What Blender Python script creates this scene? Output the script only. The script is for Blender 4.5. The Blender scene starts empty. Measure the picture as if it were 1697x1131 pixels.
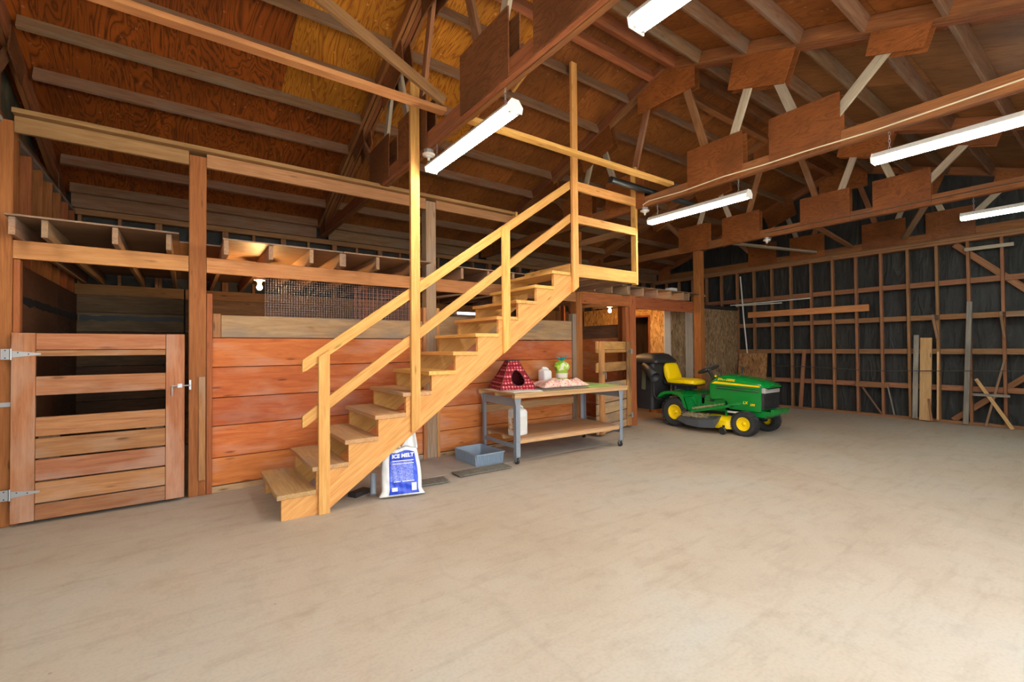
import bpy, bmesh, math, random
from mathutils import Vector, Matrix, Euler
random.seed(7)
scene = bpy.context.scene
COL = scene.collection

# ------------------------------------------------------------------ camera
F_PX = 751.5
YAW, PITCH, ROLL = math.radians(35.77), math.radians(0.93), math.radians(-0.46)
cam_d = bpy.data.cameras.new('camera'); cam_d.sensor_width = 36.0; cam_d.lens = F_PX / 1697 * 36
cam_d.clip_start = 0.05; cam_d.clip_end = 200
cam = bpy.data.objects.new('camera', cam_d); COL.objects.link(cam)
fw = Vector((math.sin(YAW)*math.cos(PITCH), math.cos(YAW)*math.cos(PITCH), math.sin(PITCH)))
rt = Vector((math.cos(YAW), -math.sin(YAW), 0)); up = rt.cross(fw)
rt, up = rt*math.cos(ROLL)+up*math.sin(ROLL), -rt*math.sin(ROLL)+up*math.cos(ROLL)
cm = Matrix((rt, up, -fw)).transposed().to_4x4(); cm.translation = (0, 0, 1.4)
cam.matrix_world = cm
scene.camera = cam

# ------------------------------------------------------------------ world, daylight, exposure
SKY = 3.6
TUBE = 54.0
BULB = 600.0
world = bpy.data.worlds.new('overcast_sky'); scene.world = world; world.use_nodes = True
bgn = world.node_tree.nodes['Background']
bgn.inputs['Color'].default_value = (0.93, 0.97, 1.0, 1); bgn.inputs['Strength'].default_value = SKY
for px0, px1 in ((-1.3, 4.6),):          # sky light enters through the open door bay
    ld = bpy.data.lights.new('door_portal', 'AREA'); ld.shape = 'RECTANGLE'
    ld.size = px1-px0; ld.size_y = 3.1; ld.cycles.is_portal = True
    lo = bpy.data.objects.new('door_portal', ld); COL.objects.link(lo)
    lo.location = ((px0+px1)/2, -1.16, 1.58); lo.rotation_euler = (math.radians(90), 0, 0)
sun_d = bpy.data.lights.new('sun', 'SUN'); sun_d.energy = 30.0; sun_d.angle = 0.01; sun_d.color = (1.0, 0.95, 0.86)
sun = bpy.data.objects.new('sun', sun_d); COL.objects.link(sun)      # high behind the ridge: lights the yard, not the room
sun.rotation_euler = (math.radians(-38), math.radians(-12), 0)
scene.view_settings.view_transform = 'Standard'; scene.view_settings.look = 'None'
scene.view_settings.gamma = 1.0; scene.view_settings.use_curve_mapping = False
scene.view_settings.exposure = 0.72

# ------------------------------------------------------------------ materials
def new_mat(name):
    m = bpy.data.materials.new(name); m.use_nodes = True
    nt = m.node_tree; return m, nt, nt.nodes['Principled BSDF']
def plain(name, col, rough=0.5, metal=0.0, spec=0.5, emit=None, es=0.0, coat=0.0, alpha=1.0):
    m, nt, b = new_mat(name)
    b.inputs['Base Color'].default_value = (*col, 1); b.inputs['Roughness'].default_value = rough
    b.inputs['Metallic'].default_value = metal; b.inputs['Specular IOR Level'].default_value = spec
    b.inputs['Coat Weight'].default_value = coat
    if emit: b.inputs['Emission Color'].default_value = (*emit, 1); b.inputs['Emission Strength'].default_value = es
    return m
def N(nt, t, **kw):
    n = nt.nodes.new(t)
    for k, v in kw.items():
        if k.startswith('i_'): n.inputs[k[2:].replace('_', ' ')].default_value = v
        else: setattr(n, k, v)
    return n
def ramp(nt, fac, stops):
    r = nt.nodes.new('ShaderNodeValToRGB'); e = r.color_ramp.elements
    while len(e) < len(stops): e.new(0.5)
    for i, (p, c) in enumerate(stops):
        e[i].position = p; e[i].color = (*c, 1) if len(c) == 3 else c
    nt.links.new(fac, r.inputs[0]); return r
def coords(nt, sc, rnd=True):
    tc = N(nt, 'ShaderNodeTexCoord'); mp = N(nt, 'ShaderNodeMapping'); mp.inputs['Scale'].default_value = sc
    if rnd:
        oi = N(nt, 'ShaderNodeObjectInfo'); mu = N(nt, 'ShaderNodeMath', operation='MULTIPLY'); mu.inputs[1].default_value = 61.0
        nt.links.new(oi.outputs['Random'], mu.inputs[0])
        ad = N(nt, 'ShaderNodeVectorMath', operation='ADD')
        nt.links.new(tc.outputs['Object'], ad.inputs[0]); nt.links.new(mu.outputs[0], ad.inputs[1])
        nt.links.new(ad.outputs[0], mp.inputs['Vector']); return mp.outputs[0], oi.outputs['Random']
    nt.links.new(tc.outputs['Object'], mp.inputs['Vector']); return mp.outputs[0], None
def mixc(nt, fac, a, b, mode='MIX'):
    m = nt.nodes.new('ShaderNodeMix'); m.data_type = 'RGBA'; m.blend_type = mode
    if isinstance(fac, float): m.inputs[0].default_value = fac
    else: nt.links.new(fac, m.inputs[0])
    for s, i in ((a, 6), (b, 7)):
        if isinstance(s, tuple): m.inputs[i].default_value = (*s, 1)
        else: nt.links.new(s, m.inputs[i])
    return m.outputs[2]
def wood(name, dark, light, rough=0.72, knots=0.7, stain=None, stain_amt=0.5, var=0.35, grain=1.0):
    """sawn lumber: grain runs along each piece's own local X"""
    m, nt, b = new_mat(name)
    v, rnd = coords(nt, (1.1, 16*grain, 16*grain))
    n1 = N(nt, 'ShaderNodeTexNoise', i_Scale=2.2, i_Detail=7.0, i_Roughness=0.62, i_Distortion=0.9); nt.links.new(v, n1.inputs['Vector'])
    v2, _ = coords(nt, (2.5, 70, 70))
    n2 = N(nt, 'ShaderNodeTexNoise', i_Scale=2.0, i_Detail=3.0); nt.links.new(v2, n2.inputs['Vector'])
    mean = tuple((a+c)/2 for a, c in zip(dark, light))
    r1 = ramp(nt, n1.outputs['Fac'], [(0.3, dark), (0.5, mean), (0.7, light)])
    r2 = ramp(nt, n2.outputs['Fac'], [(0.3, (0.72, 0.7, 0.68)), (0.6, (1, 1, 1))])
    c = mixc(nt, 0.55, r1.outputs[0], r2.outputs[0], 'MULTIPLY')
    if stain:
        v3, _ = coords(nt, (1.2, 3.2, 3.2))
        n3 = N(nt, 'ShaderNodeTexNoise', i_Scale=1.6, i_Detail=4.0); nt.links.new(v3, n3.inputs['Vector'])
        r3 = ramp(nt, n3.outputs['Fac'], [(0.48, (0, 0, 0)), (0.68, (stain_amt,)*3)])
        c = mixc(nt, r3.outputs[0], c, stain)
    if knots > 0:
        v4, _ = coords(nt, (2.1, 9.0, 9.0))
        vo = N(nt, 'ShaderNodeTexVoronoi', i_Scale=1.0, i_Randomness=1.0); nt.links.new(v4, vo.inputs['Vector'])
        rk = ramp(nt, vo.outputs['Distance'], [(0.05, (knots,)*3), (0.13, (0, 0, 0))])
        c = mixc(nt, rk.outputs[0], c, tuple(x*0.32 for x in dark))
    hv = N(nt, 'ShaderNodeHueSaturation'); nt.links.new(c, hv.inputs['Color'])
    mr = N(nt, 'ShaderNodeMapRange'); mr.inputs['To Min'].default_value = 1-var*0.6; mr.inputs['To Max'].default_value = 1+var*0.4
    nt.links.new(rnd, mr.inputs['Value']); nt.links.new(mr.outputs[0], hv.inputs['Value'])
    mh = N(nt, 'ShaderNodeMath', operation='MULTIPLY'); mh.inputs[1].default_value = 7.31; nt.links.new(rnd, mh.inputs[0])
    fr = N(nt, 'ShaderNodeMath', operation='FRACT'); nt.links.new(mh.outputs[0], fr.inputs[0])
    m2 = N(nt, 'ShaderNodeMapRange'); m2.inputs['To Min'].default_value = 0.49; m2.inputs['To Max'].default_value = 0.508
    nt.links.new(fr.outputs[0], m2.inputs['Value']); nt.links.new(m2.outputs[0], hv.inputs['Hue'])
    nt.links.new(hv.outputs[0], b.inputs['Base Color'])
    bp = N(nt, 'ShaderNodeBump', i_Strength=0.25, i_Distance=0.004); nt.links.new(n1.outputs['Fac'], bp.inputs['Height']); nt.links.new(bp.outputs[0], b.inputs['Normal'])
    b.inputs['Roughness'].default_value = rough; b.inputs['Specular IOR Level'].default_value = 0.25
    return m
def ply(name, base, line, pale=None, rough=0.55, spec=0.35, bands=9.0, amt=0.75, sc=(0.55, 2.4, 2.4), var=0.3, nails=False):
    """rotary cut plywood: contour-like flame figure along local X"""
    m, nt, b = new_mat(name)
    v, rnd = coords(nt, sc)
    n1 = N(nt, 'ShaderNodeTexNoise', i_Scale=1.5, i_Detail=3.0, i_Roughness=0.5, i_Distortion=1.1); nt.links.new(v, n1.inputs['Vector'])
    mu = N(nt, 'ShaderNodeMath', operation='MULTIPLY'); mu.inputs[1].default_value = bands; nt.links.new(n1.outputs['Fac'], mu.inputs[0])
    pp = N(nt, 'ShaderNodeMath', operation='PINGPONG'); pp.inputs[1].default_value = 0.5; nt.links.new(mu.outputs[0], pp.inputs[0])
    rl = ramp(nt, pp.outputs[0], [(0.0, (amt,)*3), (0.16, (amt*0.35,)*3), (0.34, (0, 0, 0))])
    v2, _ = coords(nt, (4, 60, 60))
    n2 = N(nt, 'ShaderNodeTexNoise', i_Scale=1.5, i_Detail=4.0); nt.links.new(v2, n2.inputs['Vector'])
    v3, _ = coords(nt, (0.8, 1.2, 1.2))
    n3 = N(nt, 'ShaderNodeTexNoise', i_Scale=1.3, i_Detail=5.0); nt.links.new(v3, n3.inputs['Vector'])
    r3 = ramp(nt, n3.outputs['Fac'], [(0.32, tuple(x*0.62 for x in base)), (0.55, base), (0.75, pale or tuple(min(1, x*1.35) for x in base))])
    c = mixc(nt, rl.outputs[0], r3.outputs[0], line)
    r2 = ramp(nt, n2.outputs['Fac'], [(0.3, (0.7, 0.68, 0.66)), (0.65, (1, 1, 1))])
    c = mixc(nt, 0.6, c, r2.outputs[0], 'MULTIPLY')
    if nails:
        vn, _ = coords(nt, (1, 1, 1)); vo = N(nt, 'ShaderNodeTexVoronoi', i_Scale=9.0); nt.links.new(vn, vo.inputs['Vector'])
        rn_ = ramp(nt, vo.outputs['Distance'], [(0.06, (0.55,)*3), (0.14, (0, 0, 0))]); c = mixc(nt, rn_.outputs[0], c, tuple(min(1, x*1.3+0.12) for x in base))
    hv = N(nt, 'ShaderNodeHueSaturation'); nt.links.new(c, hv.inputs['Color'])
    mr = N(nt, 'ShaderNodeMapRange'); mr.inputs['To Min'].default_value = 1-var*0.5; mr.inputs['To Max'].default_value = 1+var*0.5
    nt.links.new(rnd, mr.inputs['Value']); nt.links.new(mr.outputs[0], hv.inputs['Value'])
    nt.links.new(hv.outputs[0], b.inputs['Base Color'])
    b.inputs['Roughness'].default_value = rough; b.inputs['Specular IOR Level'].default_value = spec
    return m
def osb(name, a, bcol, sc=44.0):
    m, nt, b = new_mat(name)
    v, rnd = coords(nt, (0.35, 1.0, 1.0))
    n0 = N(nt, 'ShaderNodeTexNoise', i_Scale=9.0, i_Detail=2.0); nt.links.new(v, n0.inputs['Vector'])
    ad = N(nt, 'ShaderNodeMix'); ad.data_type = 'VECTOR'; ad.inputs[0].default_value = 0.12
    nt.links.new(v, ad.inputs[4]); nt.links.new(n0.outputs['Color'], ad.inputs[5])
    vo = N(nt, 'ShaderNodeTexVoronoi', i_Scale=sc); nt.links.new(ad.outputs[1], vo.inputs['Vector'])
    sp = N(nt, 'ShaderNodeSeparateColor'); nt.links.new(vo.outputs['Color'], sp.inputs[0])
    r = ramp(nt, sp.outputs[0], [(0.0, tuple(x*0.6 for x in a)), (0.12, a), (0.7, bcol), (1.0, tuple(min(1, x*1.3) for x in bcol))])
    n2 = N(nt, 'ShaderNodeTexNoise', i_Scale=3.0, i_Detail=3.0); nt.links.new(v, n2.inputs['Vector'])
    r2 = ramp(nt, n2.outputs['Fac'], [(0.35, (0.75, 0.72, 0.7)), (0.6, (1, 1, 1))])
    nt.links.new(mixc(nt, 0.7, r.outputs[0], r2.outputs[0], 'MULTIPLY'), b.inputs['Base Color'])
    b.inputs['Roughness'].default_value = 0.8; b.inputs['Specular IOR Level'].default_value = 0.2
    return m
def concrete():
    m, nt, b = new_mat('concrete_floor')
    v, _ = coords(nt, (1, 1, 1), False)
    n1 = N(nt, 'ShaderNodeTexNoise', i_Scale=0.55, i_Detail=6.0, i_Roughness=0.6, i_Distortion=0.4); nt.links.new(v, n1.inputs['Vector'])
    n2 = N(nt, 'ShaderNodeTexNoise', i_Scale=5.0, i_Detail=8.0, i_Roughness=0.7); nt.links.new(v, n2.inputs['Vector'])
    n3 = N(nt, 'ShaderNodeTexNoise', i_Scale=60.0, i_Detail=3.0); nt.links.new(v, n3.inputs['Vector'])
    r1 = ramp(nt, n1.outputs['Fac'], [(0.32, (0.385, 0.31, 0.24)), (0.5, (0.425, 0.36, 0.29)), (0.68, (0.42, 0.39, 0.34))])
    r2 = ramp(nt, n2.outputs['Fac'], [(0.26, (0.80, 0.77, 0.74)), (0.5, (1, 1, 1)), (0.75, (1.0, 1.0, 1.0))])
    c = mixc(nt, 0.7, r1.outputs[0], r2.outputs[0], 'MULTIPLY')
    r3 = ramp(nt, n3.outputs['Fac'], [(0.3, (0.88, 0.87, 0.86)), (0.55, (1, 1, 1))])
    c = mixc(nt, 0.6, c, r3.outputs[0], 'MULTIPLY')
    # streaky scuffs dragged along the aisle
    mp = N(nt, 'ShaderNodeMapping'); mp.inputs['Scale'].default_value = (0.8, 5.0, 1); mp.inputs['Rotation'].default_value = (0, 0, 0.25); nt.links.new(v, mp.inputs['Vector'])
    n4 = N(nt, 'ShaderNodeTexNoise', i_Scale=2.0, i_Detail=7.0, i_Roughness=0.65); nt.links.new(mp.outputs[0], n4.inputs['Vector'])
    r4 = ramp(nt, n4.outputs['Fac'], [(0.3, (0.8, 0.76, 0.72)), (0.48, (1, 1, 1))])
    c = mixc(nt, 0.55, c, r4.outputs[0], 'MULTIPLY')
    # hairline cracks
    vo = N(nt, 'ShaderNodeTexVoronoi', feature='DISTANCE_TO_EDGE', i_Scale=0.22); nd = N(nt, 'ShaderNodeTexNoise', i_Scale=1.2, i_Detail=6.0); nt.links.new(v, nd.inputs['Vector'])
    mx = N(nt, 'ShaderNodeMix'); mx.data_type = 'VECTOR'; mx.inputs[0].default_value = 0.35; nt.links.new(v, mx.inputs[4]); nt.links.new(nd.outputs['Color'], mx.inputs[5]); nt.links.new(mx.outputs[1], vo.inputs['Vector'])
    rc = ramp(nt, vo.outputs['Distance'], [(0.0, (0.10,)*3), (0.0009, (0, 0, 0))])
    c = mixc(nt, rc.outputs[0], c, (0.2, 0.17, 0.14))
    # specks
    vs = N(nt, 'ShaderNodeTexVoronoi', i_Scale=3.3); nt.links.new(v, vs.inputs['Vector'])
    rs = ramp(nt, vs.outputs['Distance'], [(0.015, (0.6,)*3), (0.03, (0, 0, 0))])
    c = mixc(nt, rs.outputs[0], c, (0.2, 0.14, 0.09))
    nt.links.new(c, b.inputs['Base Color'])
    bp = N(nt, 'ShaderNodeBump', i_Strength=0.12, i_Distance=0.01); nt.links.new(n2.outputs['Fac'], bp.inputs['Height']); nt.links.new(bp.outputs[0], b.inputs['Normal'])
    b.inputs['Roughness'].default_value = 0.62; b.inputs['Specular IOR Level'].default_value = 0.3
    return m
def felt():
    m, nt, b = new_mat('black_building_paper')
    v, _ = coords(nt, (1, 5, 1.0))
    n1 = N(nt, 'ShaderNodeTexNoise', i_Scale=1.8, i_Detail=6.0, i_Distortion=1.2); nt.links.new(v, n1.inputs['Vector'])
    r = ramp(nt, n1.outputs['Fac'], [(0.3, (0.018, 0.018, 0.018)), (0.6, (0.035, 0.035, 0.034)), (0.8, (0.07, 0.068, 0.06))])
    nt.links.new(r.outputs[0], b.inputs['Base Color'])
    bp = N(nt, 'ShaderNodeBump', i_Strength=0.7, i_Distance=0.05); nt.links.new(n1.outputs['Fac'], bp.inputs['Height']); nt.links.new(bp.outputs[0], b.inputs['Normal'])
    b.inputs['Roughness'].default_value = 0.6; b.inputs['Specular IOR Level'].default_value = 0.35
    return m
def checker_cloth(name, a, c2, sc):
    m, nt, b = new_mat(name)
    tc = N(nt, 'ShaderNodeTexCoord')
    ck = N(nt, 'ShaderNodeTexVoronoi', i_Scale=sc, i_Randomness=0.15); nt.links.new(tc.outputs['Object'], ck.inputs['Vector'])
    r = ramp(nt, ck.outputs['Distance'], [(0.22, c2), (0.42, a), (0.6, tuple(x*0.45 for x in a))])
    nt.links.new(r.outputs[0], b.inputs['Base Color']); b.inputs['Roughness'].default_value = 0.9
    return m
def blotch(name, stops, sc=6.0, rough=0.9, detail=4.0):
    m, nt, b = new_mat(name)
    v, _ = coords(nt, (1, 1, 1))
    n = N(nt, 'ShaderNodeTexNoise', i_Scale=sc, i_Detail=detail); nt.links.new(v, n.inputs['Vector'])
    r = ramp(nt, n.outputs['Fac'], stops); nt.links.new(r.outputs[0], b.inputs['Base Color']); b.inputs['Roughness'].default_value = rough
    return m

M = dict(
    fir=wood('new_fir_lumber', (0.58, 0.275, 0.065), (0.78, 0.45, 0.14), knots=0.6, var=0.2),
    tread=wood('worn_fir_tread', (0.42, 0.22, 0.09), (0.60, 0.36, 0.17), knots=0.4, stain=(0.36, 0.27, 0.2), stain_amt=0.5, var=0.15),
    plank=wood('red_cedar_plank', (0.43, 0.108, 0.026), (0.63, 0.205, 0.055), knots=0.75, stain=(0.55, 0.30, 0.2), stain_amt=0.55, var=0.3, grain=0.5),
    plank_grey=wood('weathered_plank', (0.37, 0.21, 0.10), (0.56, 0.37, 0.20), knots=0.8, stain=(0.22, 0.2, 0.19), stain_amt=0.7, var=0.3, grain=0.5),
    post=wood('rough_fir_post', (0.24, 0.070, 0.020), (0.39, 0.138, 0.043), knots=0.8, var=0.25),
    post_grey=wood('weathered_post', (0.26, 0.16, 0.09), (0.42, 0.29, 0.18), knots=0.6, stain=(0.3, 0.26, 0.22), stain_amt=0.6),
    gate=wood('gate_board', (0.28, 0.105, 0.042), (0.45, 0.205, 0.09), knots=0.7, stain=(0.42, 0.28, 0.2), stain_amt=0.6, var=0.3),
    gate_worn=wood('chewed_gate_board', (0.40, 0.17, 0.05), (0.56, 0.29, 0.11), knots=0.5, stain=(0.12, 0.07, 0.04), stain_amt=0.7),
    beam=wood('loft_beam_fir', (0.46, 0.19, 0.06), (0.64, 0.325, 0.12), knots=0.6, stain=(0.40, 0.16, 0.06), stain_amt=0.5),
    rail=wood('loft_rail_fir', (0.29, 0.145, 0.055), (0.43, 0.24, 0.105), knots=0.5),
    joist=wood('loft_joist', (0.24, 0.13, 0.07), (0.40, 0.25, 0.15), knots=0.5, stain=(0.2, 0.16, 0.13), stain_amt=0.5),
    truss=wood('truss_chord', (0.22, 0.075, 0.025), (0.38, 0.15, 0.055), knots=0.5, stain=(0.13, 0.07, 0.045), stain_amt=0.5, var=0.4),
    web_pale=wood('pale_web_lumber', (0.42, 0.34, 0.24), (0.62, 0.54, 0.42), knots=0.3, stain=(0.3, 0.25, 0.2), stain_amt=0.4),
    web_brown=wood('brown_web_lumber', (0.24, 0.10, 0.04), (0.40, 0.19, 0.09), knots=0.4, stain=(0.40, 0.28, 0.2), stain_amt=0.4),
    purlin=wood('purlin_lumber', (0.20, 0.10, 0.05), (0.33, 0.19, 0.11), knots=0.4, stain=(0.24, 0.18, 0.13), stain_amt=0.7, var=0.3),
    stud=wood('wall_stud', (0.24, 0.105, 0.045), (0.37, 0.185, 0.09), knots=0.5, var=0.25),
    grey=wood('grey_board', (0.22, 0.2, 0.17), (0.38, 0.34, 0.29), knots=0.4, stain=(0.14, 0.13, 0.11), stain_amt=0.6),
    pine=wood('pine_board', (0.52, 0.30, 0.12), (0.68, 0.44, 0.22), knots=0.9),
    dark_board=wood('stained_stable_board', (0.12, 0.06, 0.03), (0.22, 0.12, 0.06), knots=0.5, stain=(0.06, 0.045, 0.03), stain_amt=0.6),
    lining=wood('stall_lining', (0.20, 0.12, 0.06), (0.33, 0.22, 0.125), knots=0.5, stain=(0.12, 0.08, 0.05), stain_amt=0.6),
    nailer=wood('stall_nailer', (0.24, 0.13, 0.05), (0.36, 0.22, 0.1), knots=0.9),
    ply_dark=ply('roof_ply_red_brown', (0.38, 0.092, 0.012), (0.07, 0.014, 0.003), bands=15, amt=0.8, nails=True),
    ply_amber=ply('roof_ply_amber', (0.60, 0.24, 0.025), (0.26, 0.06, 0.006), bands=15, amt=0.85, nails=True),
    ply_mid=ply('roof_ply_brown', (0.33, 0.112, 0.026), (0.13, 0.036, 0.009), bands=13, amt=0.6, nails=True),
    ply_tan=ply('roof_ply_tan', (0.30, 0.13, 0.045), (0.13, 0.048, 0.014), bands=9, amt=0.5),
    gusset=ply('gusset_ply', (0.25, 0.092, 0.034), (0.10, 0.032, 0.012), bands=11, amt=0.65, sc=(5, 1.1, 4.5), var=0.4),
    gusset_red=ply('gusset_ply_red', (0.33, 0.105, 0.026), (0.14, 0.038, 0.01), bands=11, amt=0.65, sc=(5, 1.1, 4.5), var=0.4),
    ply_edge=plain('ply_edge', (0.45, 0.26, 0.1), 0.8),
    deck_ply=ply('loft_deck_ply', (0.26, 0.16, 0.095), (0.12, 0.07, 0.04), bands=8, amt=0.5),
    stall_ply=ply('stall_side_ply', (0.19, 0.078, 0.035), (0.07, 0.025, 0.012), bands=6, amt=0.4, sc=(6, 6, 6)),
    mould_ply=blotch('mildewed_ply', [(0.35, (0.02, 0.022, 0.016)), (0.55, (0.10, 0.095, 0.06)), (0.7, (0.25, 0.21, 0.13))], 2.2),
    osb_warm=osb('osb_bulb_lit', (0.50, 0.25, 0.07), (0.66, 0.38, 0.13)),  # glow of the passage bulb put into the chip colours
    osb_dull=osb('osb_muted', (0.21, 0.13, 0.065), (0.33, 0.22, 0.12)),  # darker, duller chip tones
    osb_brown=osb('osb_brown', (0.27, 0.13, 0.05), (0.40, 0.21, 0.09)),
    concrete=concrete(), felt=felt(),
    apron=blotch('gravel_apron', [(0.3, (0.32, 0.29, 0.24)), (0.6, (0.50, 0.46, 0.39))], 8.0),
    white_paint=plain('white_enamel', (0.82, 0.82, 0.80), 0.35),
    white_board=wood('white_primed_board', (0.60, 0.50, 0.40), (0.76, 0.66, 0.55), knots=0.2, var=0.1),
    galv=plain('galvanised_steel', (0.42, 0.43, 0.44), 0.45, 0.8),
    steel_grey=plain('grey_steel_paint', (0.23, 0.26, 0.30), 0.45, 0.0),
    black_metal=plain('black_metal', (0.02, 0.02, 0.022), 0.45),
    black_plastic=plain('black_plastic', (0.022, 0.022, 0.023), 0.5),
    porcelain=plain('porcelain', (0.75, 0.73, 0.68), 0.3),
    pvc=plain('white_pvc', (0.72, 0.70, 0.66), 0.4),
    cable_white=plain('white_cable', (0.72, 0.62, 0.45), 0.5),
    cable_dark=plain('dark_cable', (0.06, 0.05, 0.04), 0.6),
    tube_light=plain('fluorescent_tube', (0.9, 0.9, 0.9), 0.4, emit=(1.0, 0.91, 0.77), es=TUBE),
    tube_cool=plain('cool_fluorescent_tube', (0.9, 0.9, 0.9), 0.4, emit=(0.86, 1.0, 0.93), es=TUBE),
    bulb=plain('lit_bulb', (1, 0.9, 0.7), 0.4, emit=(1.0, 0.55, 0.2), es=BULB),
    window_glow=plain('daylit_pane', (0.8, 0.85, 0.9), 0.2, emit=(0.85, 0.93, 1.0), es=2.0),
)
# ------------------------------------------------------------------ helpers
W = {}                                            # world matrices of everything linked so far
def link(name, mesh, parent=None, world=None, local=None):
    o = bpy.data.objects.new(name, mesh); COL.objects.link(o)
    if parent is not None:
        o.parent = parent
        basis = local if local is not None else (W[parent.name].inverted() @ world if world is not None else Matrix())
        o.matrix_basis = basis; W[o.name] = W[parent.name] @ basis
    else:
        o.matrix_basis = world if world is not None else Matrix(); W[o.name] = o.matrix_basis.copy()
    return o
def tag(o, label, cat=None, group=None, kind=None):
    o['label'] = label
    if cat: o['category'] = cat
    if group: o['group'] = group
    if kind: o['kind'] = kind
    return o
def thing(name, label, cat, loc=(0, 0, 0), rotz=0.0, group=None, kind=None):
    return tag(link(name, None, None, Matrix.Translation(loc) @ Matrix.Rotation(rotz, 4, 'Z')), label, cat, group, kind)
_cache = {}
def box_mesh(l, w, d, bev=0.003):
    k = (round(l, 4), round(w, 4), round(d, 4), bev)
    if k in _cache: return _cache[k]
    bm = bmesh.new(); bmesh.ops.create_cube(bm, size=1.0)
    bmesh.ops.scale(bm, vec=(l, w, d), verts=bm.verts)
    if bev: bmesh.ops.bevel(bm, geom=bm.edges[:], offset=min(bev, w*0.2, d*0.2), segments=1, affect='EDGES')
    me = bpy.data.meshes.new('lumber'); bm.to_mesh(me); bm.free(); _cache[k] = me; return me
def frame(p0, p1, upv):
    p0, p1 = Vector(p0), Vector(p1); x = (p1-p0).normalized(); u = Vector(upv)
    z = (u - x*u.dot(x)).normalized(); y = z.cross(x)
    m = Matrix((x, y, z)).transposed().to_4x4(); m.translation = (p0+p1)/2
    return m, (p1-p0).length
def stick(name, p0, p1, w, d, mat, parent=None, upv=(0, 0, 1), local=False, bev=0.003):
    """board from p0 to p1 (centre line): w across, d along upv; grain along its length"""
    m, l = frame(p0, p1, upv); me = box_mesh(l, w, d, bev)
    key = (me.name, mat)
    if key not in _cache:
        me2 = me.copy(); me2.materials.append(M[mat]); _cache[key] = me2
    me2 = _cache[key]
    return link(name, me2, parent, None if local else m, m if local else None)
def slab(name, x0, x1, y0, y1, z0, z1, mat, parent=None, axis=None, local=False, bev=0.003):
    """axis aligned board, grain along its longest side (or axis)"""
    s = (x1-x0, y1-y0, z1-z0); c = Vector(((x0+x1)/2, (y0+y1)/2, (z0+z1)/2))
    a = axis if axis is not None else max(range(3), key=lambda i: s[i])
    d = Vector((0, 0, 0)); d[a] = s[a]/2
    if a == 2: return stick(name, c-d, c+d, s[1], s[0], mat, parent, (1, 0, 0), local, bev) if True else None
    if a == 0: return stick(name, c-d, c+d, s[1], s[2], mat, parent, (0, 0, 1), local, bev)
    return stick(name, c-d, c+d, s[0], s[2], mat, parent, (0, 0, 1), local, bev)
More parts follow.
